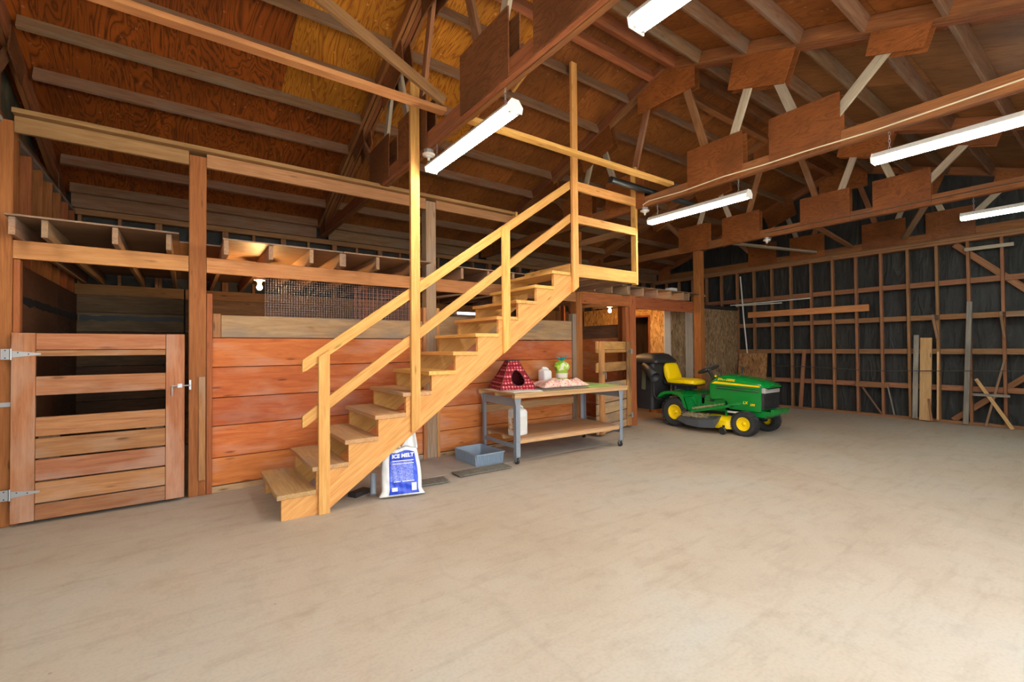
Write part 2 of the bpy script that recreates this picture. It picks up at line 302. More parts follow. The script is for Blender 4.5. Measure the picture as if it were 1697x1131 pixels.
class MB:
    def __init__(s): s.bm = bmesh.new()
    def box(s, c, size, rot=None, bev=0.0):
        r = bmesh.ops.create_cube(s.bm, size=1.0); vs = r['verts']
        bmesh.ops.scale(s.bm, vec=size, verts=vs)
        if bev:
            es = list({e for v in vs for e in v.link_edges}); rr = bmesh.ops.bevel(s.bm, geom=es, offset=bev, segments=2, affect='EDGES', profile=0.6)
            vs = list({v for f in rr['faces'] for v in f.verts} | {v for v in vs if v.is_valid})
        mt = Matrix.Translation(c) @ (rot.to_4x4() if rot is not None else Matrix()); bmesh.ops.transform(s.bm, matrix=mt, verts=vs); return s
    def cyl(s, p0, p1, r0, r1=None, n=16, caps=True):
        p0, p1 = Vector(p0), Vector(p1); r1 = r0 if r1 is None else r1
        z = (p1-p0).normalized(); a = z.orthogonal().normalized(); b = z.cross(a)
        A = [s.bm.verts.new(p0+a*math.cos(t)*r0+b*math.sin(t)*r0) for t in [i*2*math.pi/n for i in range(n)]]
        B = [s.bm.verts.new(p1+a*math.cos(t)*r1+b*math.sin(t)*r1) for t in [i*2*math.pi/n for i in range(n)]]
        for i in range(n): s.bm.faces.new((A[i], A[(i+1) % n], B[(i+1) % n], B[i]))
        if caps: s.bm.faces.new(A[::-1]); s.bm.faces.new(B)
        return s
    def tube(s, pts, r, n=8, closed=False):
        P = [Vector(p) for p in pts]; rings = []; k = len(P); a = None
        for i in range(k):
            t = (P[(i+1) % k]-P[i-1]) if closed else (P[min(i+1, k-1)]-P[max(i-1, 0)]); t.normalize()
            if a is None: a = t.orthogonal().normalized()
            a = (a-t*a.dot(t)).normalized(); b = t.cross(a)
            rr = r[i] if isinstance(r, (list, tuple)) else r
            rings.append([s.bm.verts.new(P[i]+a*math.cos(q)*rr+b*math.sin(q)*rr) for q in [j*2*math.pi/n for j in range(n)]])
        for i in range(k if closed else k-1):
            R0, R1 = rings[i], rings[(i+1) % k]
            for j in range(n): s.bm.faces.new((R0[j], R0[(j+1) % n], R1[(j+1) % n], R1[j]))
        if not closed: s.bm.faces.new(rings[0][::-1]); s.bm.faces.new(rings[-1])
        return s
    def lathe(s, prof, o=(0, 0, 0), axis='Z', n=24, caps=True):
        rings = []; o = Vector(o)
        for r, h in prof:
            ring = []
            for j in range(n):
                t = j*2*math.pi/n; c, q = math.cos(t)*r, math.sin(t)*r
                p = {'Z': (c, q, h), 'Y': (q, h, c), 'X': (h, c, q)}[axis]
                ring.append(s.bm.verts.new(o+Vector(p)))
            rings.append(ring)
        for a, b in zip(rings, rings[1:]):
            for j in range(n): s.bm.faces.new((a[j], a[(j+1) % n], b[(j+1) % n], b[j]))
        if not caps: return s
        if prof[0][0] > 1e-4: s.bm.faces.new(rings[0][::-1])
        if prof[-1][0] > 1e-4: s.bm.faces.new(rings[-1])
        return s
    def prism(s, poly, d, axis='Y', at=0.0):
        """poly: 2-D points; axis X -> (y,z), Y -> (x,z), Z -> (x,y); extruded at..at+d"""
        def P(u, v, h): return {'X': (h, u, v), 'Y': (u, h, v), 'Z': (u, v, h)}[axis]
        A = [s.bm.verts.new(P(u, v, at)) for u, v in poly]; B = [s.bm.verts.new(P(u, v, at+d)) for u, v in poly]
        k = len(poly)
        s.bm.faces.new(A); s.bm.faces.new(B[::-1])
        for i in range(k): s.bm.faces.new((A[i], B[i], B[(i+1) % k], A[(i+1) % k]))
        return s
    def loft(s, secs, caps=True):
        R = [[s.bm.verts.new(p) for p in sec] for sec in secs]; n = len(R[0])
        for a, b in zip(R, R[1:]):
            for j in range(n): s.bm.faces.new((a[j], a[(j+1) % n], b[(j+1) % n], b[j]))
        if caps: s.bm.faces.new(R[0][::-1]); s.bm.faces.new(R[-1])
        return s
    def grid(s, f, nu, nv):
        V = [[s.bm.verts.new(f(i/nu, j/nv)) for j in range(nv+1)] for i in range(nu+1)]
        for i in range(nu):
            for j in range(nv): s.bm.faces.new((V[i][j], V[i+1][j], V[i+1][j+1], V[i][j+1]))
        return s
    def sphere(s, c, r, n=16):
        rr = bmesh.ops.create_uvsphere(s.bm, u_segments=n, v_segments=n//2, radius=1.0)
        R = r if isinstance(r, (tuple, list)) else (r, r, r)
        bmesh.ops.scale(s.bm, vec=R, verts=rr['verts']); bmesh.ops.translate(s.bm, vec=c, verts=rr['verts']); return s
    def build(s, name, mat, parent=None, smooth=False, world=None, local=None, bev=0.0, solid=0.0, sub=0):
        if bev: bmesh.ops.bevel(s.bm, geom=s.bm.edges[:], offset=bev, segments=1, affect='EDGES')
        bmesh.ops.recalc_face_normals(s.bm, faces=s.bm.faces)
        me = bpy.data.meshes.new(name); s.bm.to_mesh(me); s.bm.free()
        me.materials.append(M[mat] if isinstance(mat, str) else mat)
        if smooth:
            for p in me.polygons: p.use_smooth = True
            try: me.set_sharp_from_angle(angle=math.radians(40))
            except Exception: pass
        o = link(name, me, parent, world, local)
        if solid:
            md = o.modifiers.new('thickness', 'SOLIDIFY'); md.thickness = solid; md.offset = 0
        if sub:
            md = o.modifiers.new('smooth', 'SUBSURF'); md.levels = sub; md.render_levels = sub
        return o
def text_mesh(name, body, size, mat, parent, local, extrude=0.0008, shear=0.0, bold=0.0, align='CENTER'):
    cu = bpy.data.curves.new(name, 'FONT'); cu.body = body; cu.size = size; cu.extrude = extrude; cu.shear = shear; cu.offset = bold
    cu.align_x = align; cu.align_y = 'CENTER'; cu.resolution_u = 3
    t = bpy.data.objects.new(name+'_curve', cu); COL.objects.link(t)
    dg = bpy.context.evaluated_depsgraph_get(); me = bpy.data.meshes.new_from_object(t.evaluated_get(dg))
    bpy.data.objects.remove(t); bpy.data.curves.remove(cu); me.name = name
    me.materials.clear(); me.materials.append(M[mat]); return link(name, me, parent, None, local)

# ------------------------------------------------------------------ building frame numbers (metres)
RY, RZ, SL = 3.655, 5.22, 0.345           # ridge position, roof underside height at ridge, slope
YB, YF = 8.35, -1.04                      # back and front wall
XL, XR = -1.45, 11.2                      # left gable and right gable (inner sheathing)
TX = [-1.34, 1.93, 5.20, 8.45, 11.32]     # truss lines
def roof_z(y): return RZ - SL*abs(y-RY)

# floor and ground -------------------------------------------------------------
fl = MB().box(((XL+XR)/2+0.1, (YB+YF)/2, -0.1), (XR-XL+0.5, YB-YF+0.5, 0.2)).build('floor', 'concrete')
tag(fl, 'wide bare concrete floor slab, tan and grey with scuffs', kind='structure')
gr = MB().box((5, -16.4, -0.16), (60, 30, 0.1)).build('ground', 'apron')
tag(gr, 'gravel yard outside the open doors', kind='structure')

# right gable wall (black paper behind studs) ------------------------------------
we = tag(link('wall_right', None), 'gable wall of bare studs over black building paper', kind='structure')
MB().prism([(YF-0.1, -0.05), (YB+0.2, -0.05), (YB+0.2, roof_z(YB+0.2)+0.01), (RY, RZ+0.01), (YF-0.1, roof_z(YF-0.1)+0.01)], 0.05, 'X', XR+0.16).build('felt_paper', 'felt', we)
slab('sole_plate', XR-0.11, XR+0.0, YF, YB, 0.0, 0.05, 'stud', we, 1)
for z0 in (0.58, 1.235, 1.86, 2.475):
    slab('girt', XR-0.055, XR-0.015, YF, YB, z0, z0+0.095, 'stud', we, 1)
for z0, z1 in ((3.21, 3.255), (3.258, 3.30)):
    slab('top_plate', XR-0.11, XR+0.0, YF, YB, z0, z1, 'stud', we, 1)
ys = [5.852-0.41*i for i in range(17)] + [6.26, 6.67, 7.08, 7.49, 7.9]
for y in ys:
    slab('stud', XR-0.105, XR-0.015, y-0.021, y+0.021, 0.05, 3.21, 'stud', we)
slab('let_in_plate', XR-0.0, XR+0.1, YF, YB, 3.21, 3.34, 'stud', we, 1)

# back wall ------------------------------------------------------------------------
wb = tag(link('wall_back', None), 'back eave wall of studs and black paper above the stalls', kind='structure')
MB().box(((XL+XR)/2+0.05, YB+0.12, 1.75), (XR-XL+0.5, 0.04, 3.8)).build('felt_paper', 'felt', wb)
slab('top_plate', XL, XR, YB-0.05, YB+0.09, 3.25, 3.33, 'stud', wb, 0)
slab('wall_plate', XL, XR, YB-0.03, YB+0.09, 2.92, 2.96, 'stud', wb, 0)
x = -1.16; i = 0
while x < 11.2:
    slab('stud', x-0.02, x+0.02, YB-0.03, YB+0.09, 0.0, 3.25, 'stud', wb)
    if i % 2 == 0 and i: slab('stud', x+0.021, x+0.061, YB-0.03, YB+0.09, 0.0, 3.25, 'stud', wb)
    x += 0.41; i += 1
for a, b in zip(TX, TX[1:]):
    slab('eave_block', a+0.1, b-0.1, YB-0.07, YB-0.032, 3.335, 3.56, 'purlin', wb, 0)
# boards lining the back of the stalls
for a, b, mats in ((-1.2, -0.02, None), (0.0, 5.1, None)):
    z = 0.03; k = 0
    while z < 2.1:
        h = 0.235 if z < 1.65 else 0.26
        slab('lining_board', a, b, YB-0.075, YB-0.035, z, min(z+h-0.006, 2.17), 'dark_board' if z < 1.65 else 'lining', wb, 0); z += h; k += 1
    slab('ledger', a, b, YB-0.115, YB-0.035, 2.165, 2.31, 'nailer', wb, 0)
# left gable wall ----------------------------------------------------------------------
wl = tag(link('wall_left', None), 'left gable wall with close studs beside the loft', kind='structure')
MB().prism([(YF-0.1, -0.05), (YB+0.2, -0.05), (YB+0.2, roof_z(YB+0.2)+0.01), (RY, RZ+0.01), (YF-0.1, roof_z(YF-0.1)+0.01)], 0.04, 'X', XL-0.05).build('sheathing', 'mould_ply', wl)
for k in range(22):
    y = 8.2-0.41*k
    if 5.2 < y < 5.6: continue
    slab('stud', XL+0.0, XL+(0.26 if y > 5 else 0.03), y-0.02, y+0.02, 0.0, 3.26, 'post', wl)
slab('top_plate', XL, XL+0.25, 5.0, YB-0.1, 3.262, 3.3, 'grey', wl, 1)
slab('lining_panel', XL+0.27, XL+0.285, 5.47, 7.12, 0.0, 2.16, 'stall_ply', wl, 1, bev=0)
slab('lining_panel', XL+0.27, XL+0.282, 7.12, 8.22, 0.0, 2.16, 'dark_board', wl, 1, bev=0)
def ragged(a, c, n, z, sd):
    rn = random.Random(sd); P_ = [(a+(c-a)*k/n, z+0.022+rn.uniform(0, 0.018)) for k in range(n+1)]
    return P_+[(u, z-0.022-rn.uniform(0, 0.03)) for u, _ in reversed(P_)]
MB().prism(ragged(5.5, 8.2, 40, 1.86, 1), 0.006, 'X', XL+0.286).build('tar_strip', 'black_plastic', wl)
MB().prism(ragged(-1.15, -0.03, 18, 1.86, 2), 0.006, 'Y', YB-0.082).build('tar_strip', 'black_plastic', wb)
# front wall with two open door bays (behind the camera) ------------------------------------
wf = tag(link('wall_front', None), 'front eave wall with one wide open door bay', kind='structure')
for a, c in ((XL-0.05, -1.3), (4.6, XR+0.2)):
    slab('wall_panel', a, c, YF-0.1, YF, 0.0, 3.33, 'dark_board', wf, 2)
for a, c in ((-1.3, 4.6),):
    slab('header', a, c, YF-0.1, YF, 3.13, 3.33, 'stud', wf, 0)
# roof: plywood sheets + purlins ------------------------------------------------------------
rf = tag(link('ceiling', None), 'open gable roof of plywood sheets on purlins', kind='structure')
ca = 1/math.sqrt(1+SL*SL); N_L = Vector((0, SL*ca, ca)); N_R = Vector((0, -SL*ca, ca))
cols = [XL-0.04+1.2*k for k in range(12)]
amber = {(0, 2), (0, 3)}
for side in (1, -1):
    nrm = N_L if side > 0 else N_R
    for ci, cx in enumerate(cols):
        x0, x1 = cx, min(cx+1.196, XR+0.24)
        if x1-x0 < 0.05: continue
        rows = [(0.0, 2.296), (2.30, 4.596), (4.60, 4.86)] if ci % 2 == 0 else [(0.0, 2.296), (2.30, 4.596), (4.60, 4.86)]
        for ri, (a, c) in enumerate(rows):
            if side > 0: mt = 'ply_amber' if (ri == 0 and ci in (2, 3)) else ('ply_dark' if ci < 3 else 'ply_mid')
            else: mt = 'ply_mid' if ci < 6 else 'ply_tan'  # nearer sheets darker and redder: lack of light put into their colour
            ya, yc = RY+side*a, RY+side*c
            pa = Vector(((x0+x1)/2, ya, roof_z(ya)))+nrm*0.0075; pc = Vector(((x0+x1)/2, yc, roof_z(yc)))+nrm*0.0075
            stick('roof_sheet', pa, pc, x1-x0, 0.015, mt, rf, nrm, bev=0)
for side in (1, -1):                         # dark skin added above the sheets, stopping sky light at their seams
    nrm = N_L if side > 0 else N_R; ye = RY+side*4.95
    pa = Vector(((XL+XR)/2, RY-side*0.03, roof_z(RY)))+nrm*0.035; pc = Vector(((XL+XR)/2, ye, roof_z(ye)))+nrm*0.035
    stick('roof_skin', pa, pc, XR-XL+0.9, 0.03, 'felt', rf, nrm, bev=0)
PY_ = [8.24, 7.70, 7.07, 6.45, 5.89, 5.34, 4.80, 4.22]
for bi, (a, c) in enumerate(zip(TX, TX[1:])):
    for y in PY_ + [2*RY-v for v in PY_]:
        nrm = N_L if y > RY else N_R
        yy = y + (0.03 if bi == 1 and y > RY and y < 6 else 0)
        cpt = Vector((0, yy, roof_z(yy)))-nrm*0.07
        stick('purlin', (a+0.096, cpt.y, cpt.z), (c-0.096, cpt.y, cpt.z), 0.04, 0.138, 'purlin', rf, nrm)
    for s in (1, -1):
        nrm = N_L if s > 0 else N_R; y = RY+s*0.2
        cpt = Vector((0, y, roof_z(y)))-nrm*0.07
        stick('ridge_purlin', (a+0.096, cpt.y, cpt.z), (c-0.096, cpt.y, cpt.z), 0.085, 0.138, 'truss', rf, nrm)
# gable overhang block on T1-T2 bay: vertical blocking board between two purlins
stick('ridge_strut', (3.45, 4.30, 4.93), (3.45, 4.74, 4.78), 0.04, 0.10, 'fir', rf, N_L)

# trusses -------------------------------------------------------------------------------------
def truss(xc, label, pale=('web_pale', 'web_brown'), gm='gusset', cm_='truss', sides=(1, -1)):
    t = thing('roof_truss', label, 'truss', (xc, RY, 3.35), group='timber roof trusses')
    for s in (-0.024, 0.024):
        slab('bottom_chord', xc+s-0.0215, xc+s+0.0215, YF+0.02, YB-0.08, 3.35, 3.49, cm_, t, 1)
    for sd in (1, -1):
        nrm = N_L if sd > 0 else N_R; off = nrm*0.071
        ye = RY+sd*4.62
        for dx in ((-0.076, -0.024, 0.024, 0.076) if len(sides) == 2 else (-0.024, 0.024)):
            apex_cut = 0.0
            pa = Vector((xc+dx, RY, RZ))-off; pe = Vector((xc+dx, ye, roof_z(ye)))-off
            stick('top_chord', pa, pe, 0.036 if abs(dx) > 0.05 else 0.043, 0.136, cm_, t, nrm)
        def Y(v): return RY+sd*(RY-v)              # v given on the right (front) slope
        for k, (p, q, mt) in enumerate((((3.0, 3.5), (3.42, 4.95), pale[1]), ((2.88, 3.5), (2.5, 4.55), pale[0]),
                                        ((1.98, 3.5), (2.33, 4.5), pale[0]), ((1.85, 3.55), (1.22, 4.2), pale[0] if sd < 0 else pale[1]))):
            stick('web', (xc, Y(p[0]), p[1]), (xc, Y(q[0]), q[1]), 0.04, 0.09, mt, t, (0, 1, 0.01))
        for fx in sides:
            at = xc+fx*0.046-(0.012 if fx < 0 else 0)
            for poly in ([(2.62, 3.36), (3.32, 3.36), (3.32, 3.87), (2.62, 3.87)], [(1.67, 3.36), (2.33, 3.36), (2.33, 3.87), (1.67, 3.87)],
                         [(2.78, 4.40), (2.17, 4.19), (2.03, 4.58), (2.69, 4.81)], [(1.46, 4.10), (1.05, 3.96), (0.97, 4.21), (1.40, 4.36)],
                         [(-0.55, 3.36), (-0.95, 3.36), (-0.95, 3.50), (-0.55, 3.64)]):
                MB().prism([(Y(a)-RY, c-3.35) for a, c in poly], 0.012, 'X', at-xc).build('gusset', gm, t, local=Matrix())
    for fx in sides:
        at = fx*0.046-(0.012 if fx < 0 else 0)
        MB().prism([(0.42, 1.31), (-0.45, 1.31), (-0.45, 1.63), (0, 1.78), (0.42, 1.63)], 0.012, 'X', at).build('apex_gusset', gm, t, local=Matrix())
    return t
truss(TX[0], 'roof truss against the left gable, above the stall with the closed gate', sides=(1,))
truss(TX[1], 'nearest roof truss, crossing above the lower stair flight with dark gussets', gm='gusset')
truss(TX[2], 'roof truss above the stair landing with a white cable along its bottom chord', gm='gusset_red')
truss(TX[3], 'roof truss beyond the mower carried by a tall post, one lamp hanging at right', gm='gusset_red')
truss(TX[4], 'farthest roof truss sitting on the black papered gable wall', gm='gusset_red', sides=(-1,))

# braces between trusses
tag(stick('lateral_brace', (TX[0]+0.1, 3.62, 3.53), (TX[1]-0.05, 3.62, 3.53), 0.09, 0.04, 'beam', None), 'long orange board lying flat between the two nearest trusses', 'brace')
tag(stick('sway_brace', (1.86, 3.585, 3.60), (-1.2, 3.66, 5.02), 0.04, 0.09, 'rail', None), 'pale diagonal sway brace rising left from the nearest truss', 'brace')
tag(stick('gable_brace', (TX[3]+0.06, 4.75, 3.44), (XR-0.12, 4.1, 3.43), 0.09, 0.04, 'web_pale', None), 'pale flat brace from the tall post truss to gable wall, farthest left', 'brace')
tag(stick('gable_brace', (TX[3]+0.06, 3.15, 3.41), (XR-0.12, 3.45, 3.43), 0.09, 0.04, 'stud', None), 'brown flat brace to the gable wall, middle one of three', 'brace')
tag(stick('gable_brace', (TX[3]+0.06, 1.75, 3.41), (XR-0.12, 2.6, 3.43), 0.09, 0.04, 'joist', None), 'brown flat brace to the gable wall, nearest the right lamp', 'brace')

# stall front: posts, planks, beams ------------------------------------------------------------
FY = 5.335                                            # front face of the stall posts
def post(x0, x1, y0, y1, z1, mat, label, z0=0.0):
    t = thing('timber_post', label, 'post', ((x0+x1)/2, (y0+y1)/2, z0), group='timber posts'); slab('shaft', x0, x1, y0, y1, z0, z1, mat, t, 2, bev=0.006); return t
p = post(-1.27, -1.14, FY, FY+0.14, 3.29, 'post', 'orange post at left edge carrying the closed gate hinges')
MB().box((-1.2, FY-0.003, 0.98), (0.12, 0.004, 0.035)).build('metal_strap', 'galv', p, world=Matrix())
slab('packing_strip', -1.139, -1.10, FY+0.02, FY+0.1, 0.0, 2.16, 'post', p, 2)
p = post(0.025, 0.165, FY, FY+0.14, 3.30, 'post', 'tall red brown post between closed gate and plank wall')
slab('cleat', 0.168, 0.215, FY+0.0, FY+0.09, 0.0, 1.96, 'post', p, 2)
slab('stop_strip', 0.105, 0.158, FY-0.022, FY-0.001, 0.15, 1.15, 'gate', p, 2)
p = post(2.50, 2.64, FY, FY+0.14, 3.31, 'post_grey', 'weathered grey post behind the stair flight')
slab('cleat', 2.455, 2.498, FY, FY+0.1, 0.0, 1.93, 'beam', p, 2); slab('cleat', 2.642, 2.685, FY, FY+0.1, 0.0, 1.93, 'beam', p, 2)
p = post(5.13, 5.27, FY, FY+0.14, 3.30, 'post', 'post left of the open gate, behind the workbench')
slab('cleat', 5.05, 5.128, FY, FY+0.1, 0.0, 1.95, 'post_grey', p, 2)
p = post(6.45, 6.61, FY, FY+0.14, 2.34, 'post', 'post carrying the open gate hinges, left of the mower')
slab('cleat', 6.37, 6.448, FY+0.03, FY+0.12, 1.0, 2.33, 'post', p, 2)
post(8.42, 8.57, FY-0.15, FY+0.0, 3.35, 'post', 'tall red brown post behind the mower, reaching a truss')

ws = tag(link('wall_stall', None), 'stall front of wide red orange planks with a grey top plank', kind='structure')
zs = [0.065, 0.339, 0.652, 0.932, 1.236, 1.528]
for a, c in zip(zs, zs[1:]):
    slab('plank', 0.215, 2.455, FY+0.03, FY+0.068, a+0.003, c-0.004, 'plank', ws, 0)
    slab('plank', 2.69, 5.05, FY+0.03, FY+0.068, a+0.003-0.01, c-0.004-0.01, 'plank', ws, 0)
slab('plank', 0.29, 2.455, FY+0.028, FY+0.07, 1.532, 1.755, 'plank_grey', ws, 0)
slab('plank', 2.69, 5.05, FY+0.028, FY+0.07, 1.525, 1.83, 'plank_grey', ws, 0)
slab('nailer', 0.218, 0.288, FY+0.03, FY+0.09, 1.53, 1.77, 'gate', ws, 2)
slab('sill', 0.17, 2.455, FY+0.015, FY+0.075, 0.0, 0.06, 'plank_grey', ws, 0); slab('sill', 2.69, 5.05, FY+0.015, FY+0.075, 0.0, 0.05, 'plank_grey', ws, 0)
slab('stall_rail', 3.3, 5.05, FY+0.0, FY+0.028, 0.52, 0.62, 'pine', ws, 0)
# loft beams along the stall front
bm_ = thing('loft_beam', 'long light beam under the loft joists above the closed gate and planks', 'beam', (0.5, FY, 2.17))
slab('beam_ply', -1.139, 0.023, FY+0.005, FY+0.045, 2.165, 2.315, 'beam', bm_, 0); slab('beam_ply', 0.167, 2.498, FY+0.005, FY+0.045, 2.165, 2.315, 'beam', bm_, 0)
slab('beam_ply', 2.642, 5.128, FY+0.005, FY+0.045, 2.15, 2.315, 'beam', bm_, 0)
bm_ = thing('loft_beam', 'brown beam over the open gate, running right to the tall post', 'beam', (6.8, FY, 2.12))
slab('beam_ply', 5.272, 6.449, FY+0.005, FY+0.045, 2.13, 2.325, 'post', bm_, 0); slab('beam_ply', 6.612, 8.6, FY+0.005, FY+0.045, 2.10, 2.325, 'post', bm_, 0)
# loft platform
lf = thing('loft_platform', 'loft deck on bare joists above the row of stalls', 'loft', (2.5, 6.8, 2.32))
jx = [v for v in (-1.10, -0.92, -0.49, -0.125, 0.315, 0.70, 1.08, 1.39, 1.42, 1.79, 2.22, 2.95, 3.36, 3.78, 4.2, 4.6, 5.0, 5.42, 5.83, 6.24, 6.28, 6.65, 7.06, 7.47, 7.88, 8.06)]
for k, xj in enumerate(jx):
    y0 = 5.12+0.02*math.sin(k*2.7)
    if xj > 2.5: y0 = 5.20
    slab('joist', xj-0.02, xj+0.02, y0, YB-0.04 if xj < 6.4 else 7.6, 2.318, 2.46, 'joist', lf, 1)
for a, c, y0 in ((-1.135, -0.05, 5.09), (-0.048, 0.288, 5.485), (0.29, 1.40, 5.10), (1.405, 2.46, 5.09), (2.462, 2.70, 5.485), (2.702, 3.8, 5.18), (3.805, 5.10, 5.18), (5.102, 5.30, 5.485), (5.302, 6.8, 5.185), (6.805, 8.6, 5.19)):
    slab('deck_sheet', a, c, y0, 6.7, 2.462, 2.476, 'deck_ply', lf, 0, bev=0); slab('deck_sheet', a, c, 6.704, YB-0.04 if a < 6 else 7.6, 2.462, 2.476, 'deck_ply', lf, 0, bev=0)
# loft handrail
hr = thing('loft_rail', 'pale handrail board along the loft edge, ending above the stairs', 'railing', (1.3, FY, 2.477))
slab('top_rail', -1.14, 3.86, FY-0.07, FY+0.10, 3.335, 3.375, 'rail', hr, 0); slab('rail_board', -1.138, 0.024, FY, FY+0.04, 3.20, 3.333, 'rail', hr, 0)
slab('rail_board', 0.166, 2.498, FY, FY+0.04, 3.20, 3.333, 'rail', hr, 0); slab('rail_board', 2.642, 3.86, FY, FY+0.04, 3.22, 3.333, 'rail', hr, 0)
slab('end_post', 3.79, 3.87, FY+0.06, FY+0.10, 2.478, 3.333, 'rail', hr, 2)
slab('end_cap', 3.862, 3.9, FY-0.09, FY+0.04, 3.2, 3.375, 'fir', hr, 2)
# ------------------------------------------------------------------ staircase with landing
st = thing('staircase', 'open wooden staircase with plank treads and handrail climbing to the loft', 'staircase', (0.64, 4.6, 0))
RUN, RISE, X0, Z0 = 0.2695, 0.193, 0.64, 0.212
prof = [(X0, 0.0)]
for i in range(12): prof += [(X0+RUN*i, Z0+RISE*i-0.039), (X0+RUN*(i+1), Z0+RISE*i-0.039)]
prof += [(3.9, 2.30), (3.9, 2.09), (0.98, 0.0)]
def strg(y):
    m_, _ = frame((0.98, y, 0.0), (3.9, y, 2.09), (0, 0, 1)); inv = m_.inverted()
    b = MB(); A = [b.bm.verts.new(inv @ Vector((u, y, v))) for u, v in prof]; B = [b.bm.verts.new(inv @ Vector((u, y+0.04, v))) for u, v in prof]
    k = len(A); b.bm.faces.new(A); b.bm.faces.new(B[::-1])
    for i in range(k): b.bm.faces.new((A[i], B[i], B[(i+1) % k], A[(i+1) % k]))
    b.build('stringer', 'fir', st, world=m_)
strg(4.13); strg(5.03)
for i in range(12):
    slab('tread', 0.605+RUN*i, 0.905+RUN*i, 4.115, 5.085, Z0+RISE*i-0.038, Z0+RISE*i, 'tread' if i < 5 else 'fir', st, 1)
def picket(x0, x1, z0a, z0b, z1a, z1b, name='newel'):
    m_, _ = frame((x0, 4.11, z0a), (x0, 4.11, z1a), (0, 1, 0)); inv = m_.inverted()
    b = MB(); pts = [(x0, z0a), (x1, z0b), (x1, z1b), (x0, z1a)]
    A = [b.bm.verts.new(inv @ Vector((u, 4.09, v))) for u, v in pts]; B = [b.bm.verts.new(inv @ Vector((u, 4.129, v))) for u, v in pts]
    b.bm.faces.new(A); b.bm.faces.new(B[::-1])
    for i in range(4): b.bm.faces.new((A[i], B[i], B[(i+1) % 4], A[(i+1) % 4]))
    b.build(name, 'fir', st, world=m_, bev=0.002)
picket(0.921, 1.012, 0.0, 0.0, 1.34, 1.40)
picket(1.760, 1.852, 0.60, 0.67, 4.05, 4.05)
picket(2.838, 2.932, 1.34, 1.41, 2.74, 2.80)
picket(3.892, 3.986, 2.09, 2.16, 4.98, 4.98, 'landing_post')
def raked(name, za, zb):
    xa, xb, h = 0.80, 3.89, 0.055
    m_, _ = frame((xa, 4.151, za), (xb, 4.151, zb), (0, 0, 1)); inv = m_.inverted(); sl = (zb-za)/(xb-xa)
    pts = [(xa, za-h+0.012), (xa+0.03, za-h+0.03*sl), (xb, zb-h), (xb, zb+h), (xa, za+h)]; b = MB()
    A = [b.bm.verts.new(inv @ Vector((u, 4.132, v))) for u, v in pts]; B = [b.bm.verts.new(inv @ Vector((u, 4.17, v))) for u, v in pts]
    b.bm.faces.new(A); b.bm.faces.new(B[::-1])
    for i in range(5): b.bm.faces.new((A[i], B[i], B[(i+1) % 5], A[(i+1) % 5]))
    b.build(name, 'fir', st, world=m_, bev=0.002)
raked('handrail', 1.255, 3.435); raked('midrail', 0.785, 3.02)
for z0, z1, nm in ((3.39, 3.505, 'guard_rail'), (2.975, 3.08, 'guard_rail'), (2.295, 2.46, 'landing_rim')):
    slab(nm, 3.988, 5.138, 4.13, 4.17, z0, z1, 'fir', st, 0)
slab('landing_post', 5.14, 5.18, 4.13, 4.22, 2.28, 3.95, 'fir', st, 2)
slab('landing_rim', 3.905, 3.945, 4.172, 5.1, 2.30, 2.458, 'fir', st, 1)
slab('landing_deck', 3.946, 5.138, 4.172, 5.165, 2.44, 2.458, 'deck_ply', st, 1, bev=0)
for xj in (4.3, 4.7, 5.11): slab('landing_joist', xj-0.02, xj+0.02, 4.172, 5.33, 2.30, 2.438, 'joist', st, 1)
slab('guard_rail', 5.14, 5.18, 4.222, 5.33, 3.03, 3.12, 'rail', st, 1)
tag(stick('lateral_brace', (TX[1]+0.05, 3.62, 3.53), (TX[2]-0.05, 3.56, 3.53), 0.09, 0.04, 'fir', None), 'yellow board lying across trusses in front of the landing post', 'brace')

# ------------------------------------------------------------------ stall gates
BOARDS = [(1.42, 1.555, 'a'), (1.365, 1.415, 'a'), (1.045, 1.20, 'a'), (0.71, 0.865, 'b'), (0.532, 0.692, 'b'), (0.348, 0.518, 'b'), (0.168, 0.335, 'b'), (0.03, 0.157, 'b')]
def strap(g, z, x0, sx):
    b = MB().box((x0-sx*0.03, -0.004, z), (0.05, 0.004, 0.085)); pl = [(x0, z-0.027), (x0, z+0.027), (x0+sx*0.17, z+0.007), (x0+sx*0.17, z-0.007)]
    b.prism(pl, 0.004, 'Y', -0.006)
    b.cyl((x0, -0.005, z-0.045), (x0, -0.005, z+0.045), 0.008, n=8)
    h = b.build('strap_hinge', 'galv', g, local=Matrix()); h['label'] = 'galvanised tee hinge'
    s = MB()
    for dx, dz in ((-0.03*sx, 0.03), (-0.03*sx, -0.03), (0.04*sx, 0.012), (0.1*sx, 0)): s.cyl((x0+dx, -0.004, z+dz), (x0+dx, -0.010, z+dz), 0.005, n=6)
    s.build('screw', 'black_metal', h, local=Matrix())
g = thing('stall_gate', 'closed slatted stall gate with strap hinges at far left', 'gate', (-1.13, FY-0.06, 0.0), group='stall gates')
for x0, x1 in ((0.0, 0.137), (0.985, 1.125)): slab('stile', x0, x1, 0.0, 0.04, 0.03, 1.557, 'gate', g, 2, local=True)
for z0, z1, k in BOARDS: slab('slat', 0.139, 0.983, 0.006, 0.038, z0, z1, 'gate', g, 0, local=True)
for x0, x1 in ((0.15, 0.28), (0.84, 0.97)): slab('backing_stile', x0, x1, 0.039, 0.06, 0.03, 0.86, 'dark_board', g, 2, local=True)
for z in (1.385, 0.265): strap(g, z, -0.0, 1)
